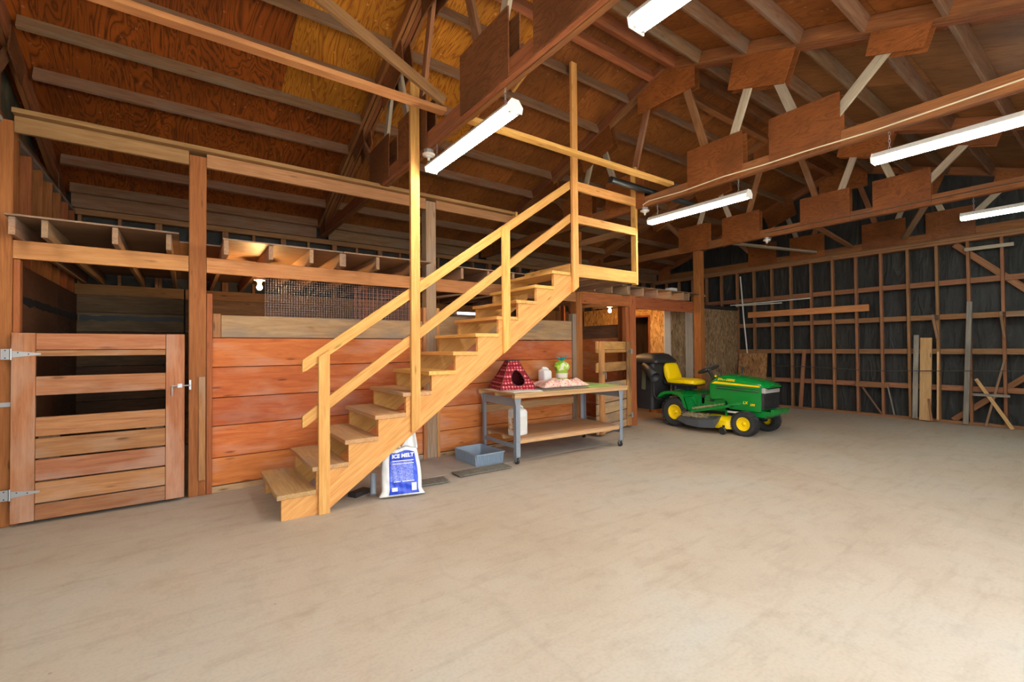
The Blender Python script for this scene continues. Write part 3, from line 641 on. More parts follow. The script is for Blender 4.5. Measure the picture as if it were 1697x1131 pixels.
b = MB().cyl((1.03, -0.012, 1.075), (1.17, -0.012, 1.075), 0.007, n=8).cyl((1.03, -0.012, 1.075), (1.03, -0.014, 0.985), 0.006, n=8).box((1.09, -0.004, 1.075), (0.036, 0.006, 0.036)).box((1.09, -0.015, 1.075), (0.03, 0.008, 0.02))
b.box((1.168, -0.008, 1.08), (0.016, 0.008, 0.09)); q = b.build('slide_bolt', 'galv', g, local=Matrix()); q['label'] = 'galvanised slide bolt'
g = thing('stall_gate', 'slatted stall gate standing ajar behind the workbench, slats chewed', 'gate', (6.41, FY-0.05, 0.0), math.atan2(-0.33, -1.14)+math.pi, group='stall gates')
for x0, x1 in ((-0.13, 0.0), (-1.17, -1.03)): slab('stile', x0, x1, 0.0, 0.04, 0.03, 1.50, 'gate_worn', g, 2, local=True)
for z0, z1, k in BOARDS:
    slab('slat', -1.21, -0.132, 0.041, 0.075, z0*0.965, z1*0.965, 'gate_worn' if k == 'a' else 'plank_grey', g, 0, local=True)
for z in (1.33, 0.21): strap(g, z, 0.0, -1)
b = MB().cyl((-1.12, -0.012, 1.0), (-1.02, -0.012, 1.0), 0.007, n=8).cyl((-1.02, -0.012, 1.0), (-1.02, -0.014, 0.9), 0.006, n=8).box((-1.08, -0.004, 1.0), (0.05, 0.006, 0.05))
b.build('slide_bolt', 'galv', g, local=Matrix())

# side wall of the second stall, passage partition, OSB room ------------------------------------
sp = tag(link('wall_divider', None), 'stable boards dividing the stall with the open gate from the passage', kind='structure')
z = 0.02
while z < 1.8:
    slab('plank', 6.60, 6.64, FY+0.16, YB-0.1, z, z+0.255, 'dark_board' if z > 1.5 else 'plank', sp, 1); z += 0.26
slab('divider_post', 6.56, 6.598, 5.62, 5.72, 0.0, 2.3, 'post', sp, 2); slab('divider_post', 6.56, 6.598, 7.2, 7.3, 0.0, 2.3, 'post', sp, 2)
sd = tag(link('wall_divider', None), 'board wall between closed gate stall and the plank front stall', kind='structure')
z = 0.02
while z < 2.1:
    slab('plank', 0.04, 0.075, FY+0.16, YB-0.12, z, min(z+0.235, 2.16), 'post', sd, 1); z += 0.24
po = tag(link('wall_passage', None), 'chipboard partition with a dark doorway and white corner boards', kind='structure')
slab('chipboard_panel', 8.15, 8.165, 5.86, 6.20, 0.0, 2.31, 'osb_warm', po, 2, bev=0); slab('chipboard_panel', 8.15, 8.165, 6.20, 6.95, 2.10, 2.31, 'osb_warm', po, 1, bev=0)
slab('chipboard_panel', 8.15, 8.165, 6.95, 8.2, 0.0, 2.31, 'osb_warm', po, 2, bev=0)
slab('door_jamb', 8.13, 8.17, 6.20, 6.24, 0.0, 2.10, 'post', po, 2); slab('door_jamb', 8.13, 8.17, 6.91, 6.95, 0.0, 2.10, 'post', po, 2); slab('door_head', 8.13, 8.17, 6.241, 6.909, 2.06, 2.10, 'post', po, 1)
slab('corner_board', 8.145, 8.36, 5.835, 5.855, 0.0, 2.31, 'white_board', po, 2); slab('chipboard_panel', 8.36, 8.9, 5.845, 5.86, 0.0, 2.31, 'osb_dull', po, 2, bev=0)
slab('corner_board', 8.9, 9.17, 5.835, 5.855, 0.0, 2.31, 'white_board', po, 2); slab('chipboard_panel', 9.171, 10.35, 5.845, 5.86, 0.0, 2.28, 'osb_dull', po, 2, bev=0)
slab('chipboard_panel', 10.353, 11.08, 5.845, 5.86, 0.0, 2.28, 'osb_dull', po, 2, bev=0)
slab('cap_strip', 9.171, 11.08, 5.82, 5.88, 2.282, 2.36, 'black_plastic', po, 0)
slab('room_board', 9.2, 9.24, 6.0, 8.2, 0.0, 2.3, 'dark_board', po, 2); 
for k in range(5): slab('wall_board', 6.7+0.29*k, 6.985+0.29*k, YB-0.08, YB-0.04, 0.0, 2.3, 'dark_board', po, 2)

# netting above the plank front -----------------------------------------------------------------
b = MB(); zz0, zz1, xa, xb = 1.74, 2.17, 0.69, 2.46
k = 0
while xa+k*0.026 < xb: b.box((xa+k*0.026, FY+0.12, (zz0+zz1)/2), (0.0022, 0.0022, zz1-zz0)); k += 1
k = 0
while zz0+k*0.026 < zz1: b.box(((xa+xb)/2, FY+0.122, zz0+k*0.026), (xb-xa, 0.0022, 0.0022)); k += 1
o = b.build('wire_mesh', plain('dull_wire', (0.2, 0.19, 0.18), 0.5, 0.6), None); tag(o, 'fine square wire mesh stretched above the plank wall', 'mesh')
b = MB()
for k in range(18): b.box((1.65+k*0.045+0.01*math.sin(k), FY+0.16, 1.94), (0.005, 0.004, 0.42))
for k in range(9): b.box((2.03, FY+0.163, 1.75+k*0.048), (0.8, 0.004, 0.005))
o = b.build('plastic_netting', plain('orange_netting', (0.42, 0.10, 0.035), 0.6), None); tag(o, 'orange plastic netting behind wire mesh by the grey post', 'netting')
b = MB()
w1 = tag(link('window_1', None), 'small bright window slot deep under the loft', kind='structure')
MB().box((4.76, YB-0.13, 2.135), (0.44, 0.01, 0.055)).build('pane', 'window_glow', w1); MB().box((4.76, YB-0.12, 2.17), (0.5, 0.03, 0.015)).box((4.76, YB-0.12, 2.10), (0.5, 0.03, 0.015)).build('window_frame', 'stud', w1)
for k, (xa, ya, xb, yb, w) in enumerate(((3.53, 7.1, 3.87, 5.92, 'rearmost'), (4.2, 7.4, 4.2, 6.3, 'rightmost'), (2.95, 6.08, 2.95, 5.54, 'nearest the grey post'))):
    o = MB().cyl((xa, ya, 2.30), (xb, yb, 2.30), 0.017, n=8).build('plastic_pipe', 'pvc', None, True)
    tag(o, 'white pipe tucked under the loft joists, '+w, 'pipe', 'white pipes under the loft')

# ------------------------------------------------------------------ lamps
def shop_light(xc, y0, y1, z, label, mt):
    t = thing('shop_light', label, 'lamp', (xc, (y0+y1)/2, z), group='hanging tube lamps'); h = (y1-y0)/2
    sec = [(-0.03, 0.075), (0.03, 0.075), (0.066, 0.03), (0.066, 0.022), (-0.066, 0.022), (-0.066, 0.03)]
    MB().prism(sec, 2*h, 'Y', -h).build('housing', 'white_paint', t, local=Matrix())
    for s in (1, -1):
        MB().prism([(-0.032, 0.078), (0.032, 0.078), (0.07, 0.03), (0.06, -0.02), (-0.06, -0.02), (-0.07, 0.03)], 0.006, 'Y', s*h-(0.006 if s < 0 else 0)).build('end_plate', 'white_paint', t, local=Matrix())
        for dx in (-0.033, 0.033): MB().box((dx, s*(h-0.016), 0.002), (0.024, 0.02, 0.045), bev=0.004).build('lamp_holder', 'porcelain', t, local=Matrix())
    for dx in (-0.033, 0.033): MB().cyl((dx, -h+0.03, 0.0), (dx, h-0.03, 0.0), 0.019, n=14).build('tube', mt, t, True, local=Matrix())
    for s in (1, -1):
        b = MB(); zt = 3.345-z; n = max(3, int((zt-0.075)/0.028))
        for k in range(n):
            zc = 0.078+(zt-0.078)*(k+0.5)/n; hh = (zt-0.078)/n*0.62; a = 0.008
            pts = [(a*math.cos(q) if k % 2 else 0, (0 if k % 2 else a*math.cos(q)), hh*math.sin(q)) for q in [j*math.pi/4 for j in range(8)]]
            b.tube([(p[0], s*(h-0.12)+p[1], zc+p[2]) for p in pts], 0.0018, 5, True)
        b.build('chain', 'galv', t, local=Matrix())
    return t
shop_light(TX[1], 2.62, 3.99, 3.125, 'lit tube lamp hanging over the stair handrail, nearest truss', 'tube_light')
shop_light(TX[2], 2.58, 3.93, 3.11, 'lit tube lamp hanging right of the landing, above the mower', 'tube_light')
shop_light(TX[2], 0.08, 1.43, 3.105, 'lit tube lamp at upper right, under the truss with white cable', 'tube_light')
shop_light(TX[3], 0.03, 1.385, 3.085, 'cool white tube lamp at far right near the gable wall', 'tube_cool')
shop_light(TX[1], 0.18, 1.53, 3.09, 'tube lamp cut off by the top edge of the picture', 'tube_cool')
shop_light(TX[0], 2.62, 3.97, 3.12, 'added unseen tube lamp under the left gable truss, brightening the left floor', 'tube_light')  # added lamp out of view, brightens the dim left floor and gate
def socket(xc, y, label):
    t = thing('lamp_socket', label, 'socket', (xc, y, 3.35), group='bare lamp sockets')
    MB().lathe([(0.05, -0.04), (0.05, -0.002)], n=8).build('junction_box', 'galv', t, local=Matrix())
    MB().lathe([(0.022, -0.075), (0.03, -0.062), (0.055, -0.058), (0.062, -0.05), (0.062, -0.041)]).build('holder', 'porcelain', t, True, local=Matrix())
    MB().lathe([(0.012, -0.105), (0.014, -0.076)], n=12).build('plug', 'pvc', t, local=Matrix())
    MB().tube([(0, 0, -0.105), (0.004, 0.0, -0.14), (0.0, -0.02, -0.165)], 0.004, 6).build('pull_cord', 'cable_dark', t, local=Matrix())
socket(TX[1], 4.05, 'empty porcelain socket under the nearest truss beside its lamp')
socket(TX[2], 4.02, 'empty porcelain socket fed by the white cable')
socket(TX[3], 3.89, 'empty porcelain socket under the truss with the tall post')
def bulb(x, y, z, label, ztop):
    t = thing('light_bulb', label, 'bulb', (x, y, z), group='lit bulbs under the loft')
    MB().lathe([(0.05, 0.085), (0.06, 0.07), (0.03, 0.06), (0.022, 0.03)]).build('holder', 'porcelain', t, True, local=Matrix())
    MB().box((0, 0, 0.085+(ztop-z-0.085)/2), (0.09, 0.09, ztop-z-0.085)).build('mounting_block', 'joist', t, local=Matrix())
    MB().lathe([(0.0, -0.045), (0.014, -0.042), (0.026, -0.028), (0.03, -0.01), (0.024, 0.012), (0.014, 0.03)], n=16).build('globe', 'bulb', t, True, local=Matrix())
bulb(0.70, 6.0, 2.146, 'glowing bare bulb under the loft above the plank wall', 2.316)
bulb(7.06, 6.36, 2.16, 'glowing bare bulb in the passage behind the open gate', 2.316)

# cables, pipes -------------------------------------------------------------------------------
o = MB().tube([(5.20, 4.02, 3.33), (5.138, 4.0, 3.375), (5.135, 3.9, 3.402), (5.135, 3.4, 3.385), (5.135, 2.84, 3.405), (5.135, 2.4, 3.39), (5.135, 1.95, 3.392), (5.14, 1.4, 3.38), (5.14, 0.9, 3.395), (5.14, 0.48, 3.41), (5.14, -0.6, 3.4)], 0.0075, 6).build('cable', 'cable_white', None, True)
tag(o, 'cream cable stapled along a truss bottom chord to a socket', 'cable')
o = MB().tube([(8.385, 3.9, 3.42), (8.385, 3.2, 3.425), (8.385, 2.4, 3.41), (8.385, 1.2, 3.42), (8.385, -0.4, 3.41)], 0.006, 6).build('cable', 'cable_dark', None, True)
tag(o, 'thin dark cable along the bottom chord of the tall post truss', 'cable')
o = MB().tube([(11.08, 5.05, 0.95), (11.03, 4.6, 0.955), (10.99, 3.53, 0.925), (10.99, 3.2, 0.9), (10.99, 2.42, 0.925), (10.95, 1.12, 0.97), (11.08, -0.5, 0.99)], 0.007, 6).build('cable', 'cable_dark', None, True)
tag(o, 'dark cable sagging across the studs of the gable wall', 'cable')
t = thing('stove_pipe', 'dark round pipe lying on the truss above the landing', 'pipe', (4.43, 3.95, 3.56))
b = MB()
prof = [(0.038, 0.0), (0.043, 0.0), (0.043, 2.2), (0.038, 2.2)]
b.lathe(prof, (0, 0, 0), 'X', 20); b.build('pipe_shell', plain('gunmetal', (0.05, 0.055, 0.058), 0.35, 0.6), t, True, local=Matrix())
MB().cyl((0.002, 0, 0), (0.004, 0, 0), 0.0375, n=20).build('pipe_mouth', 'black_metal', t, local=Matrix())
# ------------------------------------------------------------------ things along the black gable wall
XW = XR-0.107                                    # front face of the studs
def lean(name, y0, y1, z0, z1, w, label, mat, xb=0.06, th=0.022, cat='board', group='boards leaning on the gable wall', xt=0.002):
    """board standing against the studs: y0/z0 foot, y1/z1 top"""
    o = stick(name, (XW-xb-th/2-0.004, y0, z0), (XW-xt-th/2, y1, z1), w, th, mat, None, (1, 0, 0))
    return tag(o, label, cat, group)
lean('leaning_board', 4.42, 4.35, 0.05, 1.31, 0.075, 'short brown board leaning on the gable studs beside the mower nose', 'stud')
lean('leaning_board', 2.49, 2.455, 0.04, 1.59, 0.075, 'grey board leaning left of the wide pale pine board', 'grey')
lean('leaning_board', 2.344, 2.318, 0.02, 1.535, 0.165, 'wide pale pine board leaning on the gable studs', 'pine', th=0.03)
lean('leaning_board', 2.172, 2.16, 0.05, 1.275, 0.03, 'thin upright strip just right of the wide pale pine board', 'pine')
lean('leaning_board', 2.235, 2.285, 0.03, 0.42, 0.03, 'short thin strip leaning at foot of wide pale pine board', 'stud', xb=0.15, xt=0.09)
lean('leaning_board', 1.80, 1.735, 0.03, 2.15, 0.07, 'long grey board leaning taller than its neighbours on gable wall', 'grey', th=0.04, xb=0.12)
t = thing('wall_board', 'long orange board nailed level across gable studs above the mower', 'board', (XW, 4.37, 2.09))
stick('board', (XW-0.021, 5.56, 2.158), (XW-0.021, 3.165, 2.158), 0.04, 0.135, 'beam', t)
t = thing('wall_nailer', 'pale short board nailed high on two studs at the right', 'board', (XW, 1.5, 3.03))
stick('board', (XW-0.013, 1.79, 3.065), (XW-0.013, 1.2, 3.06), 0.022, 0.06, 'web_pale', t)
o = stick('wall_diagonal', (XR-0.004, 2.0, 0.05), (XR-0.004, 0.3, 1.62), 0.02, 0.09, 'stud', we)
o = stick('wall_diagonal', (XR-0.004, 1.93, 3.20), (XR-0.004, 0.2, 1.35), 0.02, 0.10, 'stud', we)
def bracket(y, label, ext):
    t = thing('shelf_bracket', label, 'bracket', (XW, y, 1.5), group='rough shelf brackets')
    slab('arm', XW-0.3, XW-0.001, y+0.022, y+0.06, 1.86, 1.94, 'joist', t, 0); stick('strut', (XW-0.27, y+0.04, 1.87), (XW-0.02, y+0.04, 1.52), 0.035, 0.06, 'joist', t, (0, 0, 1)); 
    if ext: slab('cleat', XW-0.025, XW-0.001, y-0.3, y+0.02, 1.86, 1.93, 'joist', t, 1)
bracket(2.121, 'rough wooden shelf bracket on a stud above the pale pine board', 0)
bracket(1.291, 'rough wooden shelf bracket at the right edge with a side cleat', 1)
t = thing('wall_brace', 'low sawhorse-like brace nailed between two studs beyond the mower', 'brace', (XW, 3.15, 0.05))
slab('cross_bar', XW-0.026, XW-0.002, 2.88, 3.42, 0.57, 0.66, 'stud', t, 1); stick('strut', (XW-0.014, 3.30, 0.56), (XW-0.014, 3.0, 0.06), 0.022, 0.045, 'joist', t, (1, 0, 0)); stick('rod', (XW-0.02, 2.895, 0.6), (XW-0.06, 2.79, 0.055), 0.022, 0.022, 'grey', t, (1, 0, 0))
t = thing('cross_frame', 'crossed scrap boards forming an X against the right studs', 'frame', (XW, 1.48, 0.0))
stick('scrap_board', (XW-0.14, 1.25, 0.012), (XW-0.03, 1.68, 0.81), 0.05, 0.022, 'pine', t, (1, 0, 0)); stick('scrap_board', (XW-0.10, 1.565, 0.02), (XW-0.015, 1.335, 1.15), 0.03, 0.022, 'joist', t, (1, 0, 0))
slab('tie_board', XW-0.085, XW-0.062, 1.28, 1.72, 0.52, 0.565, 'grey', t, 1)
o = MB().tube([(XW-0.02, 5.74, 3.12), (XW-0.045, 5.66, 2.1), (XW-0.02, 5.60, 1.24), (XW-0.02, 5.56, 0.4), (XW-0.02, 5.55, 0.02)], 0.016, 8).build('plastic_pipe', 'pvc', None, True)
tag(o, 'white pipe standing upright in the corner by the chipboard', 'pipe')
o = MB().cyl((XW-0.018, 6.0, 2.43), (XW-0.018, 4.22, 2.448), 0.014, n=8).build('plastic_pipe', 'pvc', None, True); tag(o, 'long white pipe fixed level across the gable studs', 'pipe')
o = MB().cyl((XW-0.05, 5.85, 2.405), (XW-0.05, 4.78, 2.39), 0.012, n=8).build('plastic_pipe', 'pvc', None, True); tag(o, 'shorter white pipe just below the long level one', 'pipe')
o = stick('chipboard_offcut', (9.72, 5.775, 0.0), (9.72, 5.825, 1.25), 0.82, 0.012, 'osb_dull', None, (0, 1, 0), bev=0); tag(o, 'dull chipboard offcut leaning behind the mower steering wheel', 'panel')
o = stick('chipboard_offcut', (10.86, 5.44, 0.0), (11.03, 5.44, 1.235), 0.66, 0.012, 'osb_brown', None, (1, 0, 0), bev=0); tag(o, 'brown chipboard offcut leaning on studs behind the mower hood', 'panel')
o = MB().box((0, 0, 0.09), (0.2, 0.16, 0.18), bev=0.01).build('storage_box', 'white_paint', None, world=Matrix.Translation((8.42, 5.85, 2.477))); tag(o, 'small white box on the loft beside the tall post', 'box')
o = stick('loose_board', (7.7, 5.68, 2.49), (9.05, 5.50, 2.49), 0.12, 0.024, 'pine', None); tag(o, 'loose board on the loft poking out past the tall post', 'board')
o = stick('loose_board', (7.75, 5.50, 2.4865), (8.85, 5.42, 2.4865), 0.07, 0.018, 'joist', None); tag(o, 'narrow loose strip under the poking loft board', 'board')

# ------------------------------------------------------------------ workbench and what is on it
BR = -0.046
wbn = thing('workbench', 'rolling workbench with wooden top, shelf and grey steel legs', 'workbench', (3.25, 4.40, 0), BR)
L, D, ZT = 1.76, 0.82, 0.86
MB().box((L/2+0.01, D/2, ZT-0.009), (L+0.17, D+0.1, 0.018), bev=0.003).build('top_panel', 'pine', wbn, local=Matrix())
for y in (-0.02, D/2, D+0.02): slab('top_runner', -0.07, L+0.09, y-0.02, y+0.045 if y < 0.1 else y+0.02, ZT-0.062, ZT-0.019, 'pine', wbn, 0, local=True)
for lx in (0, 1):
    for ly in (0, 1):
        sx, sy = (1 if lx == 0 else -1), (1 if ly == 0 else -1); x0, y0 = lx*L, ly*D
        b = MB()
        b.prism([(x0-sx*0.03, 0.09), (x0+sx*0.032, 0.09), (x0+sx*0.032, 0.70), (x0+sx*0.05, ZT-0.064), (x0-sx*0.05, ZT-0.064), (x0-sx*0.03, 0.70)], 0.004, 'Y', y0-(0 if sy > 0 else 0.004))
        b.prism([(y0, 0.09), (y0+sy*0.055, 0.09), (y0+sy*0.055, 0.70), (y0+sy*0.10, ZT-0.064), (y0, ZT-0.064)], 0.004, 'X', x0-sx*0.03-(0.004 if sx < 0 else 0))
        lg = b.build('leg', 'steel_grey', wbn, local=Matrix())
        s = MB()
        for z in (0.5, 0.27, 0.2): s.cyl((x0, y0-sy*0.001, z), (x0, y0-sy*0.007, z), 0.007, n=6)
        s.build('bolt', 'galv', lg, local=Matrix())
        c = MB().cyl((x0-0.014, y0+sy*0.03, 0.035), (x0+0.014, y0+sy*0.03, 0.035), 0.035, n=18).build('caster_wheel', 'black_plastic', wbn, True, local=Matrix())
        MB().box((x0-0.021, y0+sy*0.025, 0.06), (0.004, 0.03, 0.06)).box((x0+0.021, y0+sy*0.025, 0.06), (0.004, 0.03, 0.06)).box((x0, y0+sy*0.025, 0.09), (0.05, 0.05, 0.005)).build('caster_fork', 'galv', c, local=Matrix())
    xs = lx*L
    for z, h, nm in ((ZT-0.115, 0.1, 'end_rail'), (0.215, 0.05, 'shelf_rail')): MB().box((xs-(0.024 if lx == 0 else -0.024), D/2, z), (0.006, D-0.12, h)).build(nm, 'steel_grey', wbn, local=Matrix())
MB().box((L/2, D/2+0.0, 0.297), (L-0.075, D-0.02, 0.016), bev=0.002).build('shelf_panel', 'tread', wbn, local=Matrix())
for y in (0.03, D/2, D-0.03): slab('shelf_runner', 0.035, L-0.037, y-0.022, y+0.022, 0.245, 0.288, 'pine', wbn, 0, local=True)
Mb = W[wbn.name]
def onb(x, y, z=ZT): return Mb @ Vector((x, y, z))
M['plaid'] = checker_cloth('red_plaid_cloth', (0.40, 0.008, 0.025), (0.85, 0.32, 0.33), 25.0)
M['red_dark'] = plain('dark_red_lining', (0.13, 0.005, 0.012), 0.9)
M['trim_brown'] = plain('brown_piping', (0.12, 0.03, 0.03), 0.8)
# pet tent: truncated pyramid of cloth with a round door in one side
tp = Mb.copy(); tp.translation = onb(0.24, 0.50, ZT+0.012)
tn = tag(link('pet_tent', None, None, tp @ Matrix.Rotation(math.radians(-13), 4, 'Z')), 'red plaid cloth pet tent with a round door on the workbench', 'tent')
hb, ht, H_ = 0.25, 0.07, 0.36
def tent_face(k, hole):
    a = k*math.pi/2; R_ = Matrix.Rotation(a, 3, 'Z')
    b = MB()
    def P(u, v):       # u -1..1 across, v 0..1 up
        h = hb+(ht-hb)*v; sag = 0.012*math.sin(v*math.pi)
        return R_ @ Vector((u*h, -(h-sag), v*H_))
    if not hole: b.grid(lambda s, q: P(2*s-1, q), 8, 8)
    else:
        n = 32; rings = []
        for r in range(5):
            f = r/4; ring = []
            for j in range(n):
                q = 2*math.pi*j/n+math.pi/4; c, s = math.cos(q), math.sin(q); m_ = max(abs(c), abs(s))
                inner = (0.10+0.48*c, 0.40+0.28*s); outer = (c/m_, 0.5+0.5*s/m_)
                ring.append(b.bm.verts.new(P(inner[0]+(outer[0]-inner[0])*f, inner[1]+(outer[1]-inner[1])*f)))
            rings.append(ring)
        for A, B in zip(rings, rings[1:]):
            for j in range(n): b.bm.faces.new((A[j], A[(j+1) % n], B[(j+1) % n], B[j]))
    f = b.build('cloth_panel', 'plaid', tn, True, local=Matrix(), solid=0.006)
    if hole:
        pts = []
        for j in range(28):
            q = 2*math.pi*j/28; pts.append(P(0.10+0.48*math.cos(q), 0.40+0.28*math.sin(q)))
        MB().tube(pts, 0.006, 6, True).build('door_ring', 'trim_brown', f, True, local=Matrix())
for k in range(4): tent_face(k, k == 0)
MB().box((0, 0, H_), (2*ht, 2*ht, 0.01)).build('tent_top', 'red_dark', tn, local=Matrix()); MB().box((0, 0, 0.006), (2*hb-0.02, 2*hb-0.02, 0.01)).build('tent_floor', 'red_dark', tn, local=Matrix())
b = MB().grid(lambda s, q: Vector(((2*s-1)*(0.225-0.12*q), 0.2-0.13*q, 0.02+0.30*q)), 4, 4); b.build('lining', 'red_dark', tn, local=Matrix())
for k in range(4):
    a = k*math.pi/2; R_ = Matrix.Rotation(a, 3, 'Z'); A = R_ @ Vector((-hb, -hb, 0)); B = R_ @ Vector((-ht, -ht, H_))
    MB().tube([A, (A+B)/2+Vector((0, 0, -0.005)), B], 0.0055, 6).build('seam', 'trim_brown', tn, True, local=Matrix())
MB().tube([(-ht-0.02, -ht, H_+0.01), (-ht, -ht, H_+0.012), (ht, -ht, H_+0.012), (ht+0.02, -ht, H_+0.01)], 0.006, 6).tube([(ht, -ht, H_+0.012), (ht, ht, H_+0.012), (-ht, ht, H_+0.012)], 0.005, 6).build('top_bar', 'black_metal', tn, True, local=Matrix())
MB().tube([(ht, ht, H_+0.012), (0.2, 0.2, 0.26), (0.3, 0.26, 0.0)], 0.003, 5).build('bent_rod', 'black_metal', tn, True, local=Matrix())
# cloths, mats and papers on the top
def sheet(name, label, mat, x0, x1, y0, y1, amp, th, cat='cloth', seed=0, z=ZT+0.003, nx=40, ny=20, rim=0.0):
    rn = random.Random(seed); ph = [rn.random()*6 for _ in range(6)]
    def f(s, q):
        e = min(s, 1-s, q, 1-q)*8; e = min(1, e)
        wv = 0.5+0.5*math.sin(s*9+ph[0]+2*math.sin(q*4+ph[1]))*math.cos(q*6+ph[2]+s*5)
        wv += 0.35*math.sin(s*23+q*11+ph[3])
        ex = 1+0.06*math.sin(q*7+ph[4]); ey = 1+0.10*math.sin(s*8+ph[5])
        xx = (x0+x1)/2+(s-0.5)*(x1-x0)*ex; yy = (y0+y1)/2+(q-0.5)*(y1-y0)*ey
        return Vector((xx, yy, z+th*e+max(0, amp*wv)*e))
    o = MB().grid(f, nx, ny).build(name, mat, None, True, world=Mb.copy(), solid=0.004); return tag(o, label, cat)
M['quilt'] = blotch('pink_print_cloth', [(0.3, (0.80, 0.25, 0.20)), (0.46, (0.86, 0.52, 0.40)), (0.55, (0.9, 0.72, 0.6)), (0.66, (0.72, 0.12, 0.22)), (0.75, (0.35, 0.05, 0.3))], 22.0)
M['red_cloth'] = plain('red_cloth', (0.7, 0.05, 0.03), 0.9); M['green_mat'] = plain('green_cutting_mat', (0.28, 0.48, 0.12), 0.6)
M['dark_rubber'] = blotch('dark_mat', [(0.3, (0.10, 0.095, 0.08)), (0.7, (0.20, 0.185, 0.15))], 30.0, 0.85); M['white_cloth'] = plain('white_cloth', (0.75, 0.70, 0.62), 0.9)
sheet('white_towel', 'white towel spread under the plaid tent', 'white_cloth', -0.05, 0.50, 0.02, 0.72, 0.004, 0.006, 'towel', 1)
o = MB().box((1.47, 0.42, ZT+0.003), (0.6, 0.78, 0.004)).build('cutting_mat', 'green_mat', None, world=Mb.copy()); tag(o, 'flat green mat at right end of the workbench', 'mat')
o = MB().box((0, 0, 0.006), (0.78, 0.26, 0.012), bev=0.004).build('rubber_tray', 'dark_rubber', None, world=Mb @ Matrix.Translation((0.78, 0.14, ZT+0.001)) @ Matrix.Rotation(0.03, 4, 'Z')); tag(o, 'flat dark tray at the front of the workbench under pink cloth', 'tray')
sheet('printed_blanket', 'crumpled pink printed blanket across the middle of the workbench', 'quilt', 0.60, 1.40, 0.24, 0.62, 0.05, 0.035, 'blanket', 4, z=ZT+0.014)
sheet('red_rag', 'small red rag behind the plaid tent and pink blanket', 'red_cloth', 0.62, 0.90, 0.64, 0.84, 0.03, 0.03, 'rag', 8, nx=20, ny=12)
# white jug on the top
def jug(name, label, m0, h, w, d, deco):
    t = tag(link(name, None, None, m0), label, 'jug'); secs = []
    for z, s in ((0.0, 0.94), (0.012, 1.0), (h*0.70, 1.0), (h*0.78, 0.93), (h*0.84, 0.62), (h*0.88, 0.34), (h*0.93, 0.26)):
        sec = []
        for j in range(24):
            q = 2*math.pi*j/24; c, s_ = math.cos(q), math.sin(q); e = 0.35
            sx = math.copysign(abs(c)**e, c)*w/2*s; sy = math.copysign(abs(s_)**e, s_)*d/2*s
            shift = -0.22*w*max(0, (z/h-0.72)/0.25)
            sec.append(Vector((sx+shift, sy, z)))
        secs.append(sec)
    MB().loft(secs).build('body', 'white_paint', t, True, local=Matrix())
    MB().lathe([(0.022, h*0.925), (0.022, h*0.99), (0.018, h)], (-0.22*w, 0, 0), n=16).build('cap', 'porcelain', t, True, local=Matrix())
    MB().tube([(-0.12*w, 0, h*0.90), (0.1*w, 0, h*0.93), (0.36*w, 0, h*0.86), (0.42*w, 0, h*0.70)], 0.014, 8).build('handle', 'white_paint', t, True, local=Matrix())
    if deco:
        M['jug_label'] = blotch('printed_label', [(0.35, (0.12, 0.06, 0.03)), (0.46, (0.62, 0.36, 0.16)), (0.58, (0.85, 0.78, 0.68))], 14.0, 0.5)
        MB().box((-w/2-0.0012, 0, h*0.34), (0.002, d*0.7, h*0.46)).build('label_print', 'jug_label', t, local=Matrix())
        MB().box((0, -d/2-0.0012, h*0.36), (w*0.6, 0.002, h*0.44)).build('label_sheet', 'porcelain', t, local=Matrix())
    return t
t = jug('milk_jug', 'square white plastic container on the workbench beside green tub', Mb @ Matrix.Translation((0.96, 0.72, ZT+0.001)) @ Matrix.Rotation(0.2, 4, 'Z'), 0.27, 0.17, 0.14, False)
t = jug('milk_jug', 'white jug with printed label on the workbench lower shelf', Mb @ Matrix.Translation((0.17, 0.26, 0.306)) @ Matrix.Rotation(0.25, 4, 'Z'), 0.40, 0.235, 0.16, True)
# green tub with a clear bag of treats and teal ribbon
t = tag(link('treat_tub', None, None, Mb @ Matrix.Translation((1.24, 0.68, ZT+0.001))), 'green tub topped by a lime bag with a teal bow', 'tub')
M['lime'] = blotch('lime_print', [(0.35, (0.16, 0.42, 0.02)), (0.5, (0.45, 0.72, 0.06)), (0.62, (0.85, 0.88, 0.7))], 14.0, 0.35); M['teal'] = plain('teal_ribbon', (0.0, 0.27, 0.30), 0.5); M['tub_green'] = plain('tub_green', (0.33, 0.52, 0.05), 0.4)
MB().lathe([(0.074, 0.0), (0.078, 0.01), (0.086, 0.2), (0.09, 0.205), (0.09, 0.215)]).build('tub_body', 'tub_green', t, True, local=Matrix())
b = MB(); secs = []
for z, r in ((0.212, 0.084), (0.23, 0.10), (0.27, 0.112), (0.31, 0.095), (0.335, 0.05), (0.35, 0.022)):
    secs.append([Vector((r*(1+0.10*math.sin(5*q+z*40))*math.cos(q), r*(1+0.10*math.sin(5*q+z*40))*math.sin(q), z+0.008*math.sin(3*q))) for q in [2*math.pi*j/30 for j in range(30)]])
MB().loft(secs).build('bag_top', 'lime', t, True, local=Matrix())
b = MB()
for q in range(5):
    a = q*1.26+0.3; b.tube([(0, 0, 0.345), (0.035*math.cos(a), 0.035*math.sin(a), 0.385), (0.085*math.cos(a), 0.085*math.sin(a), 0.39+0.01*q % 3)], [0.006, 0.016, 0.004], 6)
b.build('bow', 'teal', t, True, local=Matrix())
MB().lathe([(0.0858, 0.10), (0.0885, 0.17)], n=24).build('paper_band', 'white_cloth', t, True, local=Matrix())
MB().box((0.0, -0.082, 0.04), (0.045, 0.006, 0.03), bev=0.002).build('sticker', 'teal', t, local=Matrix())

